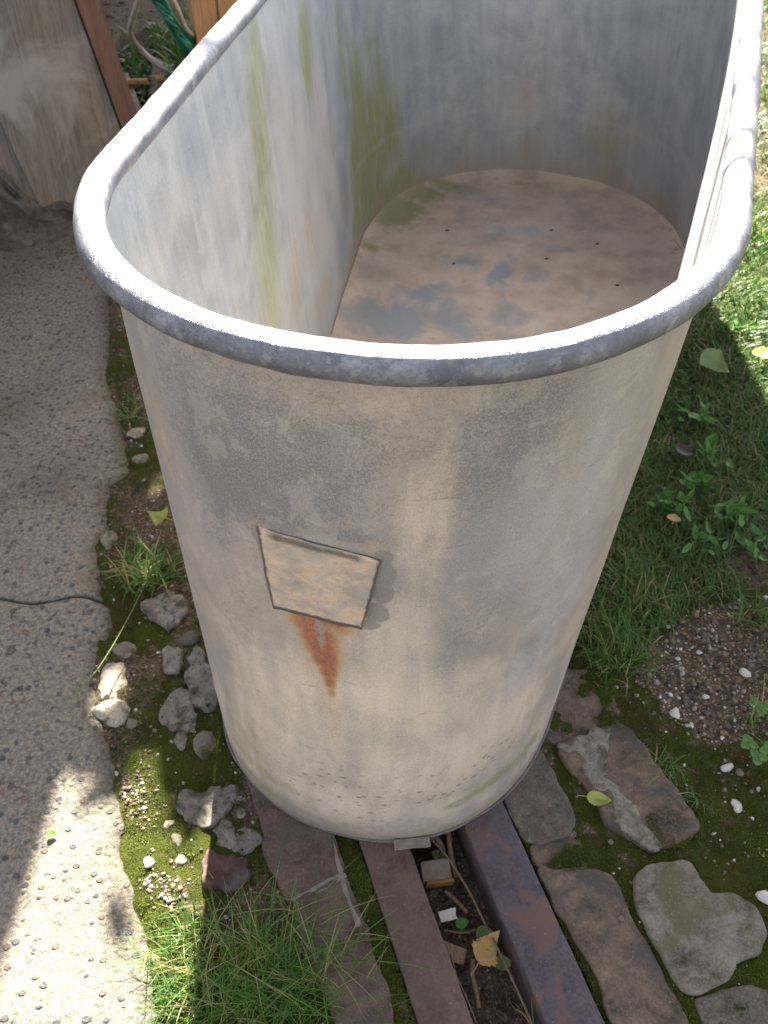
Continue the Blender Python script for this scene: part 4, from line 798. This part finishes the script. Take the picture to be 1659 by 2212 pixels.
# lawn on the right
lawn_poly = np.vstack([GP([(1230, 1500), (1330, 1420), (1470, 1330), (1600, 1290), (1760, 1270)]), [[1.6, 1.2], [3.6, 3.], [3.6, 6.5], [.9, 6.5], [.3, 1.3], [.28, .95]]])
tubbase = pl_out = basec(-.004)
def lk(q):
    q_in = inpoly(q, tubbase)
    e = np.clip((q[:, 1]-.82)*2.2, 0, 1)
    return (fbm(q, 7, 3) > .35-1.3*e) & ~q_in
Pl = np.vstack([scatter(lawn_poly, 58000, lambda q: lk(q) & (q[:, 1] < 2.3) & (q[:, 0] < 1.5)), scatter(lawn_poly, 26000, lambda q: (q[:, 1] >= 2.2) & ~inpoly(q, basec(-.03)))]); n = len(Pl)
near = np.clip(Pl[:, 1]/2, .5, 2.2); tn = np.clip(.4+.3*fbm(Pl, 3, 2)+.22*rng.standard_normal(n), 0, .86); tn = np.where(rng.random(n) < .09, .97, tn)
V, F, t = blades(Pl, (.028+.042*rng.random(n))*np.sqrt(near), (.0022+.0024*rng.random(n))*near, .4+1.2*rng.random(n), rng.random(n)*6.28, tn)
tag(mesh('grass', V, F, M['lawn'], attrs=dict(tone=t)), kind='stuff')
# weeds growing behind on the left
Pb = scatter(np.array([[-1.7, 2.9], [-.8, 2.9], [-.6, 5.2], [-2.2, 5.2]]), 2600, lambda q: fbm(q, 2.2, 2, vn2) > .05); n = len(Pb)
V, F, t = blades(Pb, .05+.09*rng.random(n), .010+.008*rng.random(n), .4+1.1*rng.random(n), rng.random(n)*6.28, np.clip(.3+.3*rng.standard_normal(n), 0, .8))
tag(mesh('undergrowth', V, F, M['lawn'], attrs=dict(tone=t)), kind='stuff')

tuft('grass_tuft', 560, 2120, .050, .032, 720, .098, .0011, 'big tuft of long fine grass at the bottom of the photo', dry=.22, lean=(.2, 1.45))
tuft('grass_tuft', 395, 2110, .020, .035, 230, .06, .0012, 'bright thin grass on the sunlit pavement edge', dry=.2, lean=(.3, 1.4), bias=math.pi)
tuft('grass_tuft', 315, 1245, .022, .016, 150, .075, .0026, 'wide bladed grass tuft between the pavement and the tub', dry=.15, lean=(.3, 1.4))
tuft('grass_tuft', 285, 900, .014, .03, 45, .07, .0028, 'small grass tuft behind, beside the cream stone', dry=.2, lean=(.3, 1.3))
tuft('grass_tuft', 1432, 1652, .006, .005, 34, .04, .0013, 'little star of grass on moss above the large brick', dry=.05, lean=(.8, 1.6))
tuft('grass_tuft', 1503, 1723, .006, .005, 14, .035, .0013, 'sparse grass sprig right of the large brick', dry=.1, lean=(.8, 1.6))
tuft('grass_tuft', 1625, 1335, .016, .012, 120, .045, .0016, 'grass tuft above the gritty soil patch at the right edge', dry=.12)
tuft('grass_tuft', 1345, 1400, .020, .030, 240, .055, .0016, 'grass growing against the right side of the tub', dry=.1)
tuft('grass_tuft', 1375, 1290, .022, .03, 170, .06, .0018, 'grass tuft between the tub and the lawn, beside the pale chip', dry=.15)
tuft('grass_tuft', 1300, 1440, .010, .02, 60, .035, .0013, 'short grass behind the mossy brick against the tub', dry=.1)
tuft('grass_tuft', 1620, 1560, .012, .010, 26, .05, .0016, 'thin grass around the clover at the right edge', dry=.2)
# seed stalk
def curve_tube(name, pts, r, m, parent=None, k=8, zs=None, n=40, world=False):
    P = np.array(pts, float) if world else np.array([G(x, y, z) for x, y, z in pts]); t = np.linspace(0, len(P)-1, n); i = np.clip(t.astype(int), 0, len(P)-2); f = (t-i)[:, None]
    p0, p1, p2, p3 = P[np.clip(i-1, 0, None)], P[i], P[i+1], P[np.clip(i+2, None, len(P)-1)]
    Q = .5*((2*p1)+(-p0+p2)*f+(2*p0-5*p1+4*p2-p3)*f*f+(-p0+3*p1-3*p2+p3)*f**3)
    V, F = sweep(Q, r, k, False); 
    return mesh(name, V, F[:, ::-1], m, parent), Q
st = empty('seed_stalk', G(300, 1290), 'grass stalk with yellowish seeds leaning over the pavement', 'grass', 'grass tufts')
_, Q = curve_tube('stem', [(318, 1250, .005), (300, 1290, .02), (258, 1370, .035), (215, 1440, .036), (185, 1475, .03), (163, 1502, .022)], .0009, M['leaf_mute'], st)
SV, SF = [], []
for i in range(13):
    p = Q[24+i]+rng.standard_normal(3)*.0015; a = rng.random()*6.28; L_ = .0045
    v, f = rock_mesh(p+np.array([math.cos(a), math.sin(a), .3])*.003, (.0022, .0009, .0009), a, i, 1); SF.append(f+sum(len(s) for s in SV)); SV.append(v)
mesh('seed_head', np.concatenate(SV), np.concatenate(SF), M['leaf_grn'], st)

# ---- leaves
def leaf(name, px, py, L_, wd, rot, m, label, z=.004, curl=.3, tilt=(0, 0), ser=.04, cat='leaf', shape='ovate', parent=None, loc=None, stem=True, group=None):
    c = G(px, py, z) if loc is None else np.array(loc); nu, nvv = 22, 9; V = []
    for i in range(nu):
        u = i/(nu-1)
        if shape == 'birch': hw = wd*(min(u/.28, 1)**.6)*(1 if u < .28 else ((1-u)/.72)**.95)
        else: hw = wd*math.sin(math.pi*min(u**.75, 1))**.8
        hw *= 1+ser*math.sin(i*2.9)
        for j in range(nvv):
            s = (j/(nvv-1)-.5)*2; x = (u-.5)*L_; y = s*hw; zz = curl*(abs(s)**1.4*hw*.5)+curl*.28*L_*((u-.5)*2)**2+.02*L_*math.sin(u*9+s*2)+(-.0006 if j == nvv//2 else 0)
            V.append((x, y, zz))
    V = np.array(V); Rm = np.array((Matrix.Rotation(rot, 3, 'Z') @ Matrix.Rotation(tilt[0], 3, 'X') @ Matrix.Rotation(tilt[1], 3, 'Y'))); V = V@Rm.T+c
    V[:, 2] += max(0, c[2]-V[:, 2].min())*.9
    F = [list(f) for f in gridF(nu, nvv)]
    if stem:
        d = Rm@np.array([-1., 0, .05]); s_ = np.cross(d, [0, 0, 1]); b = V[nvv//2]; k = len(V)
        V = np.vstack([V, b+s_*.0006, b-s_*.0006, b+d*L_*.35-s_*.0005+[0, 0, -.001], b+d*L_*.35+s_*.0005+[0, 0, -.001]]); F.append([k, k+1, k+2, k+3])
    o = mesh(name, V, F, M[m], parent)
    return tag(o, label, cat, group) if parent is None else o
leaf('leaf', 1050, 2045, .046, .020, 1.0, 'leaf_yel', 'yellow orange birch leaf in the gap between the rails', z=-.028, curl=.7, tilt=(.5, -.2), shape='birch', ser=.12)
leaf('leaf', 1290, 1727, .034, .0095, -.15, 'leaf_grn', 'pale yellow green leaf on the edge of the large reddish brick', z=.003, curl=.9, tilt=(.35, .1), ser=.12)
leaf('leaf', 1545, 790, .075, .030, -1.0, 'leaf_mute', 'round pale green leaf lying on the shaded lawn', z=.05, curl=.5, tilt=(.3, .2), shape='birch', ser=.08)
leaf('leaf', 348, 1122, .055, .020, 2.6, 'leaf_grn', 'yellow green leaf above the wide grass tuft beside the tub', z=.022, curl=.9, tilt=(-.35, .3), shape='birch', ser=.10)
leaf('leaf', 112, 1803, .013, .006, .3, 'leaf_fresh', 'small bright green leaf alone on the sunlit pavement', z=.003, curl=.3, stem=False)
leaf('leaf', 1478, 975, .035, .018, .5, 'leaf_dark', 'dark purple dead leaf in the lawn', z=.03, curl=.4)
leaf('leaf', 1455, 1120, .02, .012, 1.2, 'leaf_yel', 'small orange brown leaf low on the lawn', z=.03, curl=.3)
leaf('leaf', 1645, 765, .05, .02, 1.2, 'leaf_grn', 'yellowish leaf on the lawn at the right edge', z=.05, curl=.3)
# ---- broad leaved weeds in the lawn
def weed(px, py, n, L_, wd, label, z=.02, cat='weed', shape='ovate', m='weed', lift=.35, name='weed'):
    base = G(px, py, z); e = empty(name, base, label, cat, 'broad leaved weeds in the lawn')
    for i in range(n+8):
        a = rng.random()*6.283; l = L_*(.45+.75*rng.random()); c = base+np.array([math.cos(a)*l*.6, math.sin(a)*l*.6, l*.25*rng.random()])+rng.standard_normal(3)*[.012, .012, .003]
        o = leaf('leaf', 0, 0, l, wd*(.8+.4*rng.random()), a, m, None, curl=.3, tilt=(rng.standard_normal()*.45, -lift+rng.standard_normal()*.3), parent=e, loc=c, stem=True, ser=.03, shape=shape)
        at_ = o.data.attributes.new('tone', 'FLOAT', 'POINT'); at_.data.foreach_set('value', np.full(len(o.data.vertices), .2+.6*rng.random(), dtype=np.float32))
for x, y, n, L_, wd, lab in [(1590, 720, 5, .07, .02, 'broad leaved weed at the top of the shaded lawn'), (1500, 900, 6, .06, .016, 'weed with pointed leaves near the upper right side of the tub'), (1545, 985, 6, .07, .014, 'upright narrow leaved weed in the middle of the lawn'), (1495, 1045, 4, .05, .020, 'oval leaved weed below the purple dead leaf'),
                             (1470, 1090, 5, .05, .012, 'low weed beside the small orange brown leaf'), (1580, 1120, 6, .06, .013, 'spreading weed low in the lawn'), (1425, 1080, 5, .04, .012, 'small weed touching the right side of the tub'), (1640, 1190, 5, .05, .012, 'weed at the right edge above the soil'), (1520, 1170, 4, .05, .011, 'sparse weed above the gritty soil patch')]:
    weed(x, y, n, L_*.62, wd*.42, lab, .024)
def clover(px, py, label, s=.014):
    base = G(px, py, .012); e = empty('clover', base, label, 'clover', 'clovers by the gritty soil')
    for cx_, cy_ in ((0, 0), (-.5, 1.6), (1.3, .9)):
        for k in range(3):
            a = k*2.094+cx_; c = base+np.array([cx_*s+math.cos(a)*s*.55, cy_*s+math.sin(a)*s*.55, .01])
            o = leaf('leaflet', 0, 0, s, s*.48, a, 'weed', None, curl=.15, parent=e, loc=c, stem=False, ser=0.)
            at_ = o.data.attributes.new('tone', 'FLOAT', 'POINT'); at_.data.foreach_set('value', np.full(len(o.data.vertices), .35+.2*rng.random(), dtype=np.float32))
clover(1633, 1645, 'dark green clover at the right edge above the white chips'); clover(1640, 1545, 'smaller clover just below the gritty soil patch', .010)

# ================================================================== litter in the gap
def boxy(name, px, py, L_, W_, T_, rot, m, label, cat, z, tilt=(0, 0), jag=.12, parent=None, off=(0, 0, 0), group=None):
    bm = bmesh.new(); bmesh.ops.create_cube(bm, size=1); bmesh.ops.bevel(bm, geom=bm.edges[:], offset=.06, segments=1); bmesh.ops.subdivide_edges(bm, edges=bm.edges[:], cuts=2, use_grid_fill=True)
    V = np.array([v.co[:] for v in bm.verts]); F = [[v.index for v in f.verts] for f in bm.faces]; bm.free()
    V += jag*np.stack([fbm(V+px, 1.7, 2), fbm(V+px+9, 1.7, 2), fbm(V+px+5, 1.7, 2)], -1)*.4; V = (V+np.array(off))*[L_, W_, T_]
    Rm = np.array(Matrix.Rotation(rot, 3, 'Z') @ Matrix.Rotation(tilt[0], 3, 'X') @ Matrix.Rotation(tilt[1], 3, 'Y')); V = V@Rm.T+G(px, py, z)
    o = mesh(name, V, F, M[m], parent, smooth=False); return tag(o, label, cat, group) if parent is None else o
bb = empty('brick_piece', G(943, 1895, -.04), 'broken brick piece with a bright ochre edge in the gap between the rails', 'brick')
boxy('brick_body', 941, 1885, .037, .024, .02, .12, 'tan', None, None, -.030, (.12, 0), parent=bb)
boxy('broken_face', 949, 1908, .036, .004, .018, .12, 'ochre', None, None, -.034, (.12, 0), parent=bb)
lg = 'litter fallen into the gap between the rails'
boxy('mortar_chip', 966, 1977, .022, .012, .006, .25, 'white', 'white chip of mortar below the broken brick', 'chip', -.036, (.3, 0), .35, group=lg)
boxy('wood_chip', 978, 2058, .030, .018, .004, -.35, 'barkchip', 'dry piece of bark left of the yellow birch leaf', 'wood chip', -.026, (.25, .1), .25, group=lg)
boxy('wood_chip', 966, 2092, .010, .012, .003, -.9, 'barkchip', 'small torn bark flake under the dry piece of bark', 'wood chip', -.034, (.3, .1), .3, group=lg)
for i, (pts, r, m_, lab) in enumerate([
    ([(1022, 2072, -.03), (1020, 2105, -.032), (1030, 2150, -.034), (1034, 2178, -.036)], .0030, 'barkchip', 'thick pale stick standing below the birch leaf'),
    ([(930, 1810, -.02), (965, 1850, -.02), (1010, 1920, -.02), (1050, 2000, -.022), (1095, 2090, -.02), (1150, 2212, -.02)], .0016, 'barkchip', 'long thin twig running along the whole gap'),
    ([(968, 1795, -.02), (975, 1850, -.03), (985, 1895, -.035)], .0036, 'barkchip', 'short brown stick behind the broken brick'),
    ([(925, 1795, -.02), (950, 1820, -.024), (958, 1850, -.03)], .0040, 'barkchip', 'stubby stick just under the front of the tub'),
    ([(962, 1925, -.04), (985, 1945, -.04), (1010, 1972, -.042)], .0028, 'barkchip', 'flat stick right of the white mortar chip'),
    ([(1150, 2102, -.008), (1148, 2150, -.02), (1152, 2212, -.02)], .0011, 'barkchip', 'thin straw near the dark rail'),
    ([(1115, 2180, -.02), (1135, 2195, -.02), (1160, 2240, -.02)], .0013, 'barkchip', 'straw at the bottom edge, in the gap'),
    ([(1030, 2212, -.01), (1005, 2150, -.015), (985, 2105, -.02), (975, 2060, -.025)], .0009, 'barkchip', 'fine straw against the left rail'),
    ([(960, 2010, -.04), (1000, 2015, -.038), (1030, 2008, -.04)], .0014, 'barkchip', 'pale stalk lying across the gap above the birch leaf')]):
    o, _ = curve_tube('stick', pts, r, M[m_]); tag(o, lab, 'stick', lg)
leaf('leaf', 998, 1995, .018, .007, .3, 'leaf_fresh', 'little dark green leaf in the gap', z=-.04, curl=.4, stem=False, group=lg)
leaf('leaf', 950, 1850, .018, .010, .8, 'leaf_mute', 'grey leaf behind the broken brick', z=-.035, curl=.5, stem=False, group=lg)
leaf('leaf', 1048, 2022, .024, .012, .2, 'leaf_mute', 'grey green leaf under the yellow birch leaf', z=-.038, curl=.4, stem=False, group=lg)
leaf('leaf', 1085, 2080, .02, .010, 1.8, 'leaf_mute', 'grey leaf right of the yellow birch leaf', z=-.04, curl=.4, stem=False, group=lg)
n = 260; Pt = scatter(GP([(885, 1830), (1005, 1800), (1180, 2240), (1030, 2240)]), n)
V, F, t = blades(Pt, .008+.02*rng.random(n), .0008+.0022*rng.random(n)**2, 1.1+.4*rng.random(n), rng.random(n)*6.28, rng.random(n), 3)
mm = mat_tone('plant_litter', [(0, (.03, .02, .012)), (.5, (.10, .065, .035)), (.8, (.20, .13, .07)), (1, (.3, .22, .14))], .8, .2)
tag(mesh('leaf_litter', V, F, mm, attrs=dict(tone=t)), kind='stuff')
o, _ = curve_tube('plastic_clip', [(283, 1072, .01), (300, 1052, .016), (318, 1038, .018)], .0022, M['black']); tag(o, 'black plastic stub on gravel left of the tub', 'clip')

# ================================================================== background, upper left
wa = G(0, 525)[:2]; wd_ = G(165, 490)[:2]-wa; wd_ /= np.linalg.norm(wd_); wn_ = np.array([wd_[1], -wd_[0]])   # wn_ points to the camera
if wn_[1] > 0: wn_ = -wn_
shed = empty('wooden_wall', (wa[0], wa[1], 0), 'weathered board wall with grey smears standing at the left', 'wall')
def wbox(name, u0, u1, z0, z1, d0, d1, m, parent, lean=0., wob=.004, nu=8, nz=40):
    V = []
    for d in (d0, d1):
        for j in range(nz):
            for i in range(nu):
                u = u0+(u1-u0)*i/(nu-1); z = z0+(z1-z0)*j/(nz-1); uu = u+lean*z; p = wa+wd_*uu+wn_*(d+wob*vn(np.array([[u*30, z*9]]), 1)[0]*(d == d0))
                V.append((p[0], p[1], z))
    n = nu*nz; F = [list(f) for f in gridF(nz, nu)]+[[a+n for a in f[::-1]] for f in gridF(nz, nu)]
    ring = [i for i in range(nu)]+[j*nu+nu-1 for j in range(1, nz)]+[(nz-1)*nu+i for i in range(nu-2, -1, -1)]+[j*nu for j in range(nz-2, 0, -1)]
    for a, b in zip(ring, ring[1:]+ring[:1]): F.append([b, a, a+n, b+n])
    return mesh(name, V, F, m, parent, smooth=False)
TOPZ = 1.46
for u0, u1 in ((.135, .402), (-.15, .130), (-.45, -.155), (-.75, -.455), (-1.05, -.755), (-1.35, -1.055)):
    wbox('board', u0, u1+.0045, .06, TOPZ, .012+.006*(u0 > .1), -.02, M['board'], shed, lean=-.16 if u0 > -.2 else -.16)
wbox('edge_board', .412, .462, .0, TOPZ, .03, -.03, M['board_edge'], shed, lean=-.16, wob=.002)
foot = wbox('footing', -1.4, .42, -.05, 1., .045, -.05, M['plaster'], shed, wob=.02, nu=120, nz=26)
for v in foot.data.vertices:
    q = np.array([v.co.x, v.co.y])-wa; u = float(q@wd_); hz = np.interp(u, [-1.4, -.3, 0, .05, .10, .16, .22, .42], [.5, .42, .30, .20, .12, .085, .06, .045])+.012*vn(np.array([[u*22, 1.]]), 1)[0]
    v.co.z = -.05+(v.co.z+.05)/1.05*(hz+.05); k_ = (v.co.z+.05)/(hz+.05); dd_ = -.030*k_**2+.010*vn(np.array([[u*30, v.co.z*30]]), 1)[0]; v.co.x += wn_[0]*dd_; v.co.y += wn_[1]*dd_
V = []
for zz_ in (TOPZ, TOPZ+.05):
    for q in ((-2.6, 1.75), (-.628, 1.75), (-.66, 10.2), (-2.6, 10.2)): V.append((q[0], q[1], zz_+.10*(q[1]-1.75)))
mesh('added_shade_roof', V, [[3, 2, 1, 0], [4, 5, 6, 7], [0, 1, 5, 4], [1, 2, 6, 5], [2, 3, 7, 6], [3, 0, 4, 7]], M['board_edge'], shed, smooth=False)  # roof slab added above the view to throw shade on the pavement
# posts, hose, net
ps = empty('wooden_stake', G(430, 115, 0), 'pale orange sawn stake behind the rim at the top left', 'stake')
def stick_box(name, base, w1, w2, h, m, parent, leanv=(0, 0), rot=.3):
    bm = bmesh.new(); bmesh.ops.create_cube(bm, size=1); bmesh.ops.bevel(bm, geom=bm.edges[:], offset=.03, segments=2)
    V = np.array([v.co[:] for v in bm.verts]); F = [[v.index for v in f.verts] for f in bm.faces]; bm.free(); V[:, 2] += .5; V = V*[w1, w2, h]; c, s = math.cos(rot), math.sin(rot)
    V = np.c_[V[:, 0]*c-V[:, 1]*s+V[:, 2]*leanv[0], V[:, 0]*s+V[:, 1]*c+V[:, 2]*leanv[1], V[:, 2]]+base; return mesh(name, V, F, m, parent, smooth=False)
b1 = G(455, 150, 0); stick_box('stake_board', b1, .09, .05, .9, M['post'], ps, (-.02, 0), .5); stick_box('stake_board', b1+np.array([.10, .03, 0]), .10, .035, .85, M['post'], ps, (-.01, 0), .35)
o, _ = curve_tube('garden_hose', [(330, -40, .45), (305, -8, .40), (287, 40, .30), (281, 68, .22), (292, 92, .12), (320, 122, .05), (360, 148, .02), (400, 165, .02), (440, 150, .03), (425, 90, .08), (400, 60, .2), (385, 25, .32), (368, -10, .42), (350, -60, .5)], .0095, M['hose'], k=12, n=120)
tag(o, 'milky white hose looped over green netting', 'hose')
net = empty('garden_net', G(360, 60, .1), 'bunched bright green plastic netting hanging behind the rim', 'netting')
for i in range(15):
    a = rng.random()*26; b = rng.random()*26; pts = [(308+a*1.6+j*16+b*.3*math.sin(j+i)*.8, -30+j*26, .36-.055*j+.02*math.sin(i*2+j*1.3)) for j in range(6)]+[(412+a*.25, 128+b*.3, .02)]
    curve_tube('strand', pts, .0035+.003*rng.random(), M['net'], net, k=6, n=36)
for i in range(16):
    j = rng.random()*5; x = 312+j*17; y = -25+j*26; pts = [(x, y, .36-.055*j), (x+14, y+10, .35-.055*j), (x+30+6*rng.random(), y+14+14*rng.random(), .35-.055*j)]
    curve_tube('cross_strand', pts, .0025, M['net'], net, k=5, n=10)
bq = [(330, 128), (398, 128), (395, 205), (345, 232), (322, 196)]
paver('flat_stone', bq, M['brick_brown'], 'pinkish brown flat brick behind the rim at the top left', 'brick', bg, 90, z=.0, jit=.006)
boxy('wood_scrap', 293, 176, .09, .02, .015, .1, 'post', 'small orange wood scrap on the dark soil by the wall', 'wood scrap', .01)
boxy('wood_scrap', 345, 168, .03, .03, .015, .5, 'post', 'tiny orange wood cube beside the rail end', 'wood scrap', .01)

# ================================================================== overhanging tree (its trunk stands out of frame, its leaves dapple the light)
tree = empty('tree', (-3.3, 7.2, 0), 'leafy tree standing behind the wall', 'tree')
def limb(name, pts, r0, r1, parent):
    P = np.array(pts, float); t = np.linspace(0, len(P)-1, 40); i = np.clip(t.astype(int), 0, len(P)-2); f = (t-i)[:, None]; Q = P[i]*(1-f)+P[i+1]*f; Q = np.concatenate([Q[:1], (Q[:-2]+Q[1:-1]+Q[2:])/3, Q[-1:]])
    V, F = sweep(Q, np.linspace(r0, r1, len(Q)), 10, False); return mesh(name, V, F[:, ::-1], M['bark'], parent)
limb('trunk', [(-3.3, 7.2, -.1), (-3.25, 7.1, 1.6), (-3.0, 6.9, 3.2), (-2.6, 6.6, 4.6)], .16, .05, tree)
limb('branch', [(-3.05, 6.9, 3.0), (-1.9, 6.0, 3.5), (-1.0, 5.0, 3.5), (-1.3, 4.2, 3.2)], .06, .012, tree)
limb('branch', [(-1.0, 5.0, 3.5), (-.90, 4.6, 2.6), (-.86, 4.0, 2.2), (-.8, 3.4, 2.0), (-.78, 2.9, 1.9)], .016, .004, tree)
limb('branch', [(-2.8, 6.75, 3.9), (-1.2, 6.6, 4.6), (.6, 6.4, 4.7), (1.4, 6.1, 4.6)], .05, .010, tree)
Sv = np.array([SUN.x/SUN.z, SUN.y/SUN.z])
lit = [(G(202, 1372)[:2], .022, .026), (G(244, 1490)[:2], .028, .040), (G(310, 1040)[:2], .03, .05), (G(315, 1255)[:2], .022, .035), (G(300, 1720)[:2], .03, .07), (G(286, 935)[:2], .03, .03)]
edge = np.array([G(*p)[:2] for p in [(120, 1640), (150, 1610), (190, 1650), (215, 1590), (245, 1625), (250, 1560), (320, 1560), (350, 1690), (350, 1790), (320, 1850)]])
LV, cnt = [], 0
def shade_ok(g):
    for c, a, b in lit:
        if ((g[0]-c[0])/(a*1.5))**2+((g[1]-c[1])/(b*1.4))**2 < 1: return False
    return True
cand = []
yb = np.interp
for _ in range(3000):
    gx_ = rng.uniform(-.60, -.20); gy_ = rng.uniform(.50, 2.3)
    lim = .575+.02*math.sin(gx_*40)+(0.0 if gx_ < -.36 else -.06)
    if gy_ < lim: continue
    if gx_ > -.215-.05*(gy_ > 1.25)-.02*(gy_ < .7): continue
    if shade_ok((gx_, gy_)): cand.append((gx_, gy_))
for _ in range(2):      # loose leaf shadows over the sunlit pavement
    c = [G(250, 1960)[:2], G(165, 2010)[:2], G(215, 1985)[:2], G(235, 2090)[:2]][rng.integers(4)]; cand.append(tuple(c+rng.standard_normal(2)*[.012, .018]))
for _ in range(260):      # sparse dapples further right and behind
    cand.append((rng.uniform(.9, 3.4), rng.uniform(1.8, 6.)))
verts, faces = [], []
for gx_, gy_ in cand:
    h = rng.uniform(1.3, 1.8) if gx_ < 0 else rng.uniform(2.6, 3.6); c = np.array([gx_+Sv[0]*h, gy_+Sv[1]*h, h]); s = rng.uniform(.022, .042)
    a = Vector(rng.standard_normal(3)).normalized(); nrm = (Vector(SUN)*1.2+Vector(rng.standard_normal(3))*.6).normalized(); a = (a-nrm*a.dot(nrm)).normalized(); b = nrm.cross(a); k = len(verts)
    A, Bq = np.array(a)*s, np.array(b)*s*.5
    verts += [c-A, c-A*.3+Bq, c+A*.5+Bq*.7, c+A, c+A*.5-Bq*.7, c-A*.3-Bq]; faces.append([k, k+1, k+2, k+3, k+4, k+5])
for _ in range(2500):     # the rest of the crown, round the trunk
    c = np.array([-3.0, 7.2, 4.6])+rng.standard_normal(3)*[.9, .9, .8]; s = .06; a = rng.standard_normal(3); a /= np.linalg.norm(a); b = np.cross(a, rng.standard_normal(3)); b /= np.linalg.norm(b); k = len(verts)
    A, Bq = a*s, b*s*.5; verts += [c-A, c-A*.3+Bq, c+A*.5+Bq*.7, c+A, c+A*.5-Bq*.7, c-A*.3-Bq]; faces.append([k, k+1, k+2, k+3, k+4, k+5])
mesh('crown', verts, faces, M['tree_leaf'], tree, attrs=dict(tone=rng.random(len(verts))), smooth=False)
# thin twigs whose shadows cross the right rim
hub_ = np.array([1.25, 4.6, 2.9]); limb('branch', [(1.4, 6.1, 4.6), (1.35, 5.3, 3.8), hub_], .02, .014, tree)
for (x, y), dy in (((1622, 100), 0), ((1612, 215), .02), ((1600, 325), -.02), ((1594, 392), .03)):
    g_ = G(x, y, H); h = 1.55+rng.random()*.2; c = np.array([g_[0]+Sv[0]*(h-H), g_[1]+Sv[1]*(h-H), h])
    limb('branch', [hub_, c+[.45, .5+dy, .3], c+[.15, .05, .04], c, c+[-.12, -.02+dy, -.02]], .010, .0065, tree)
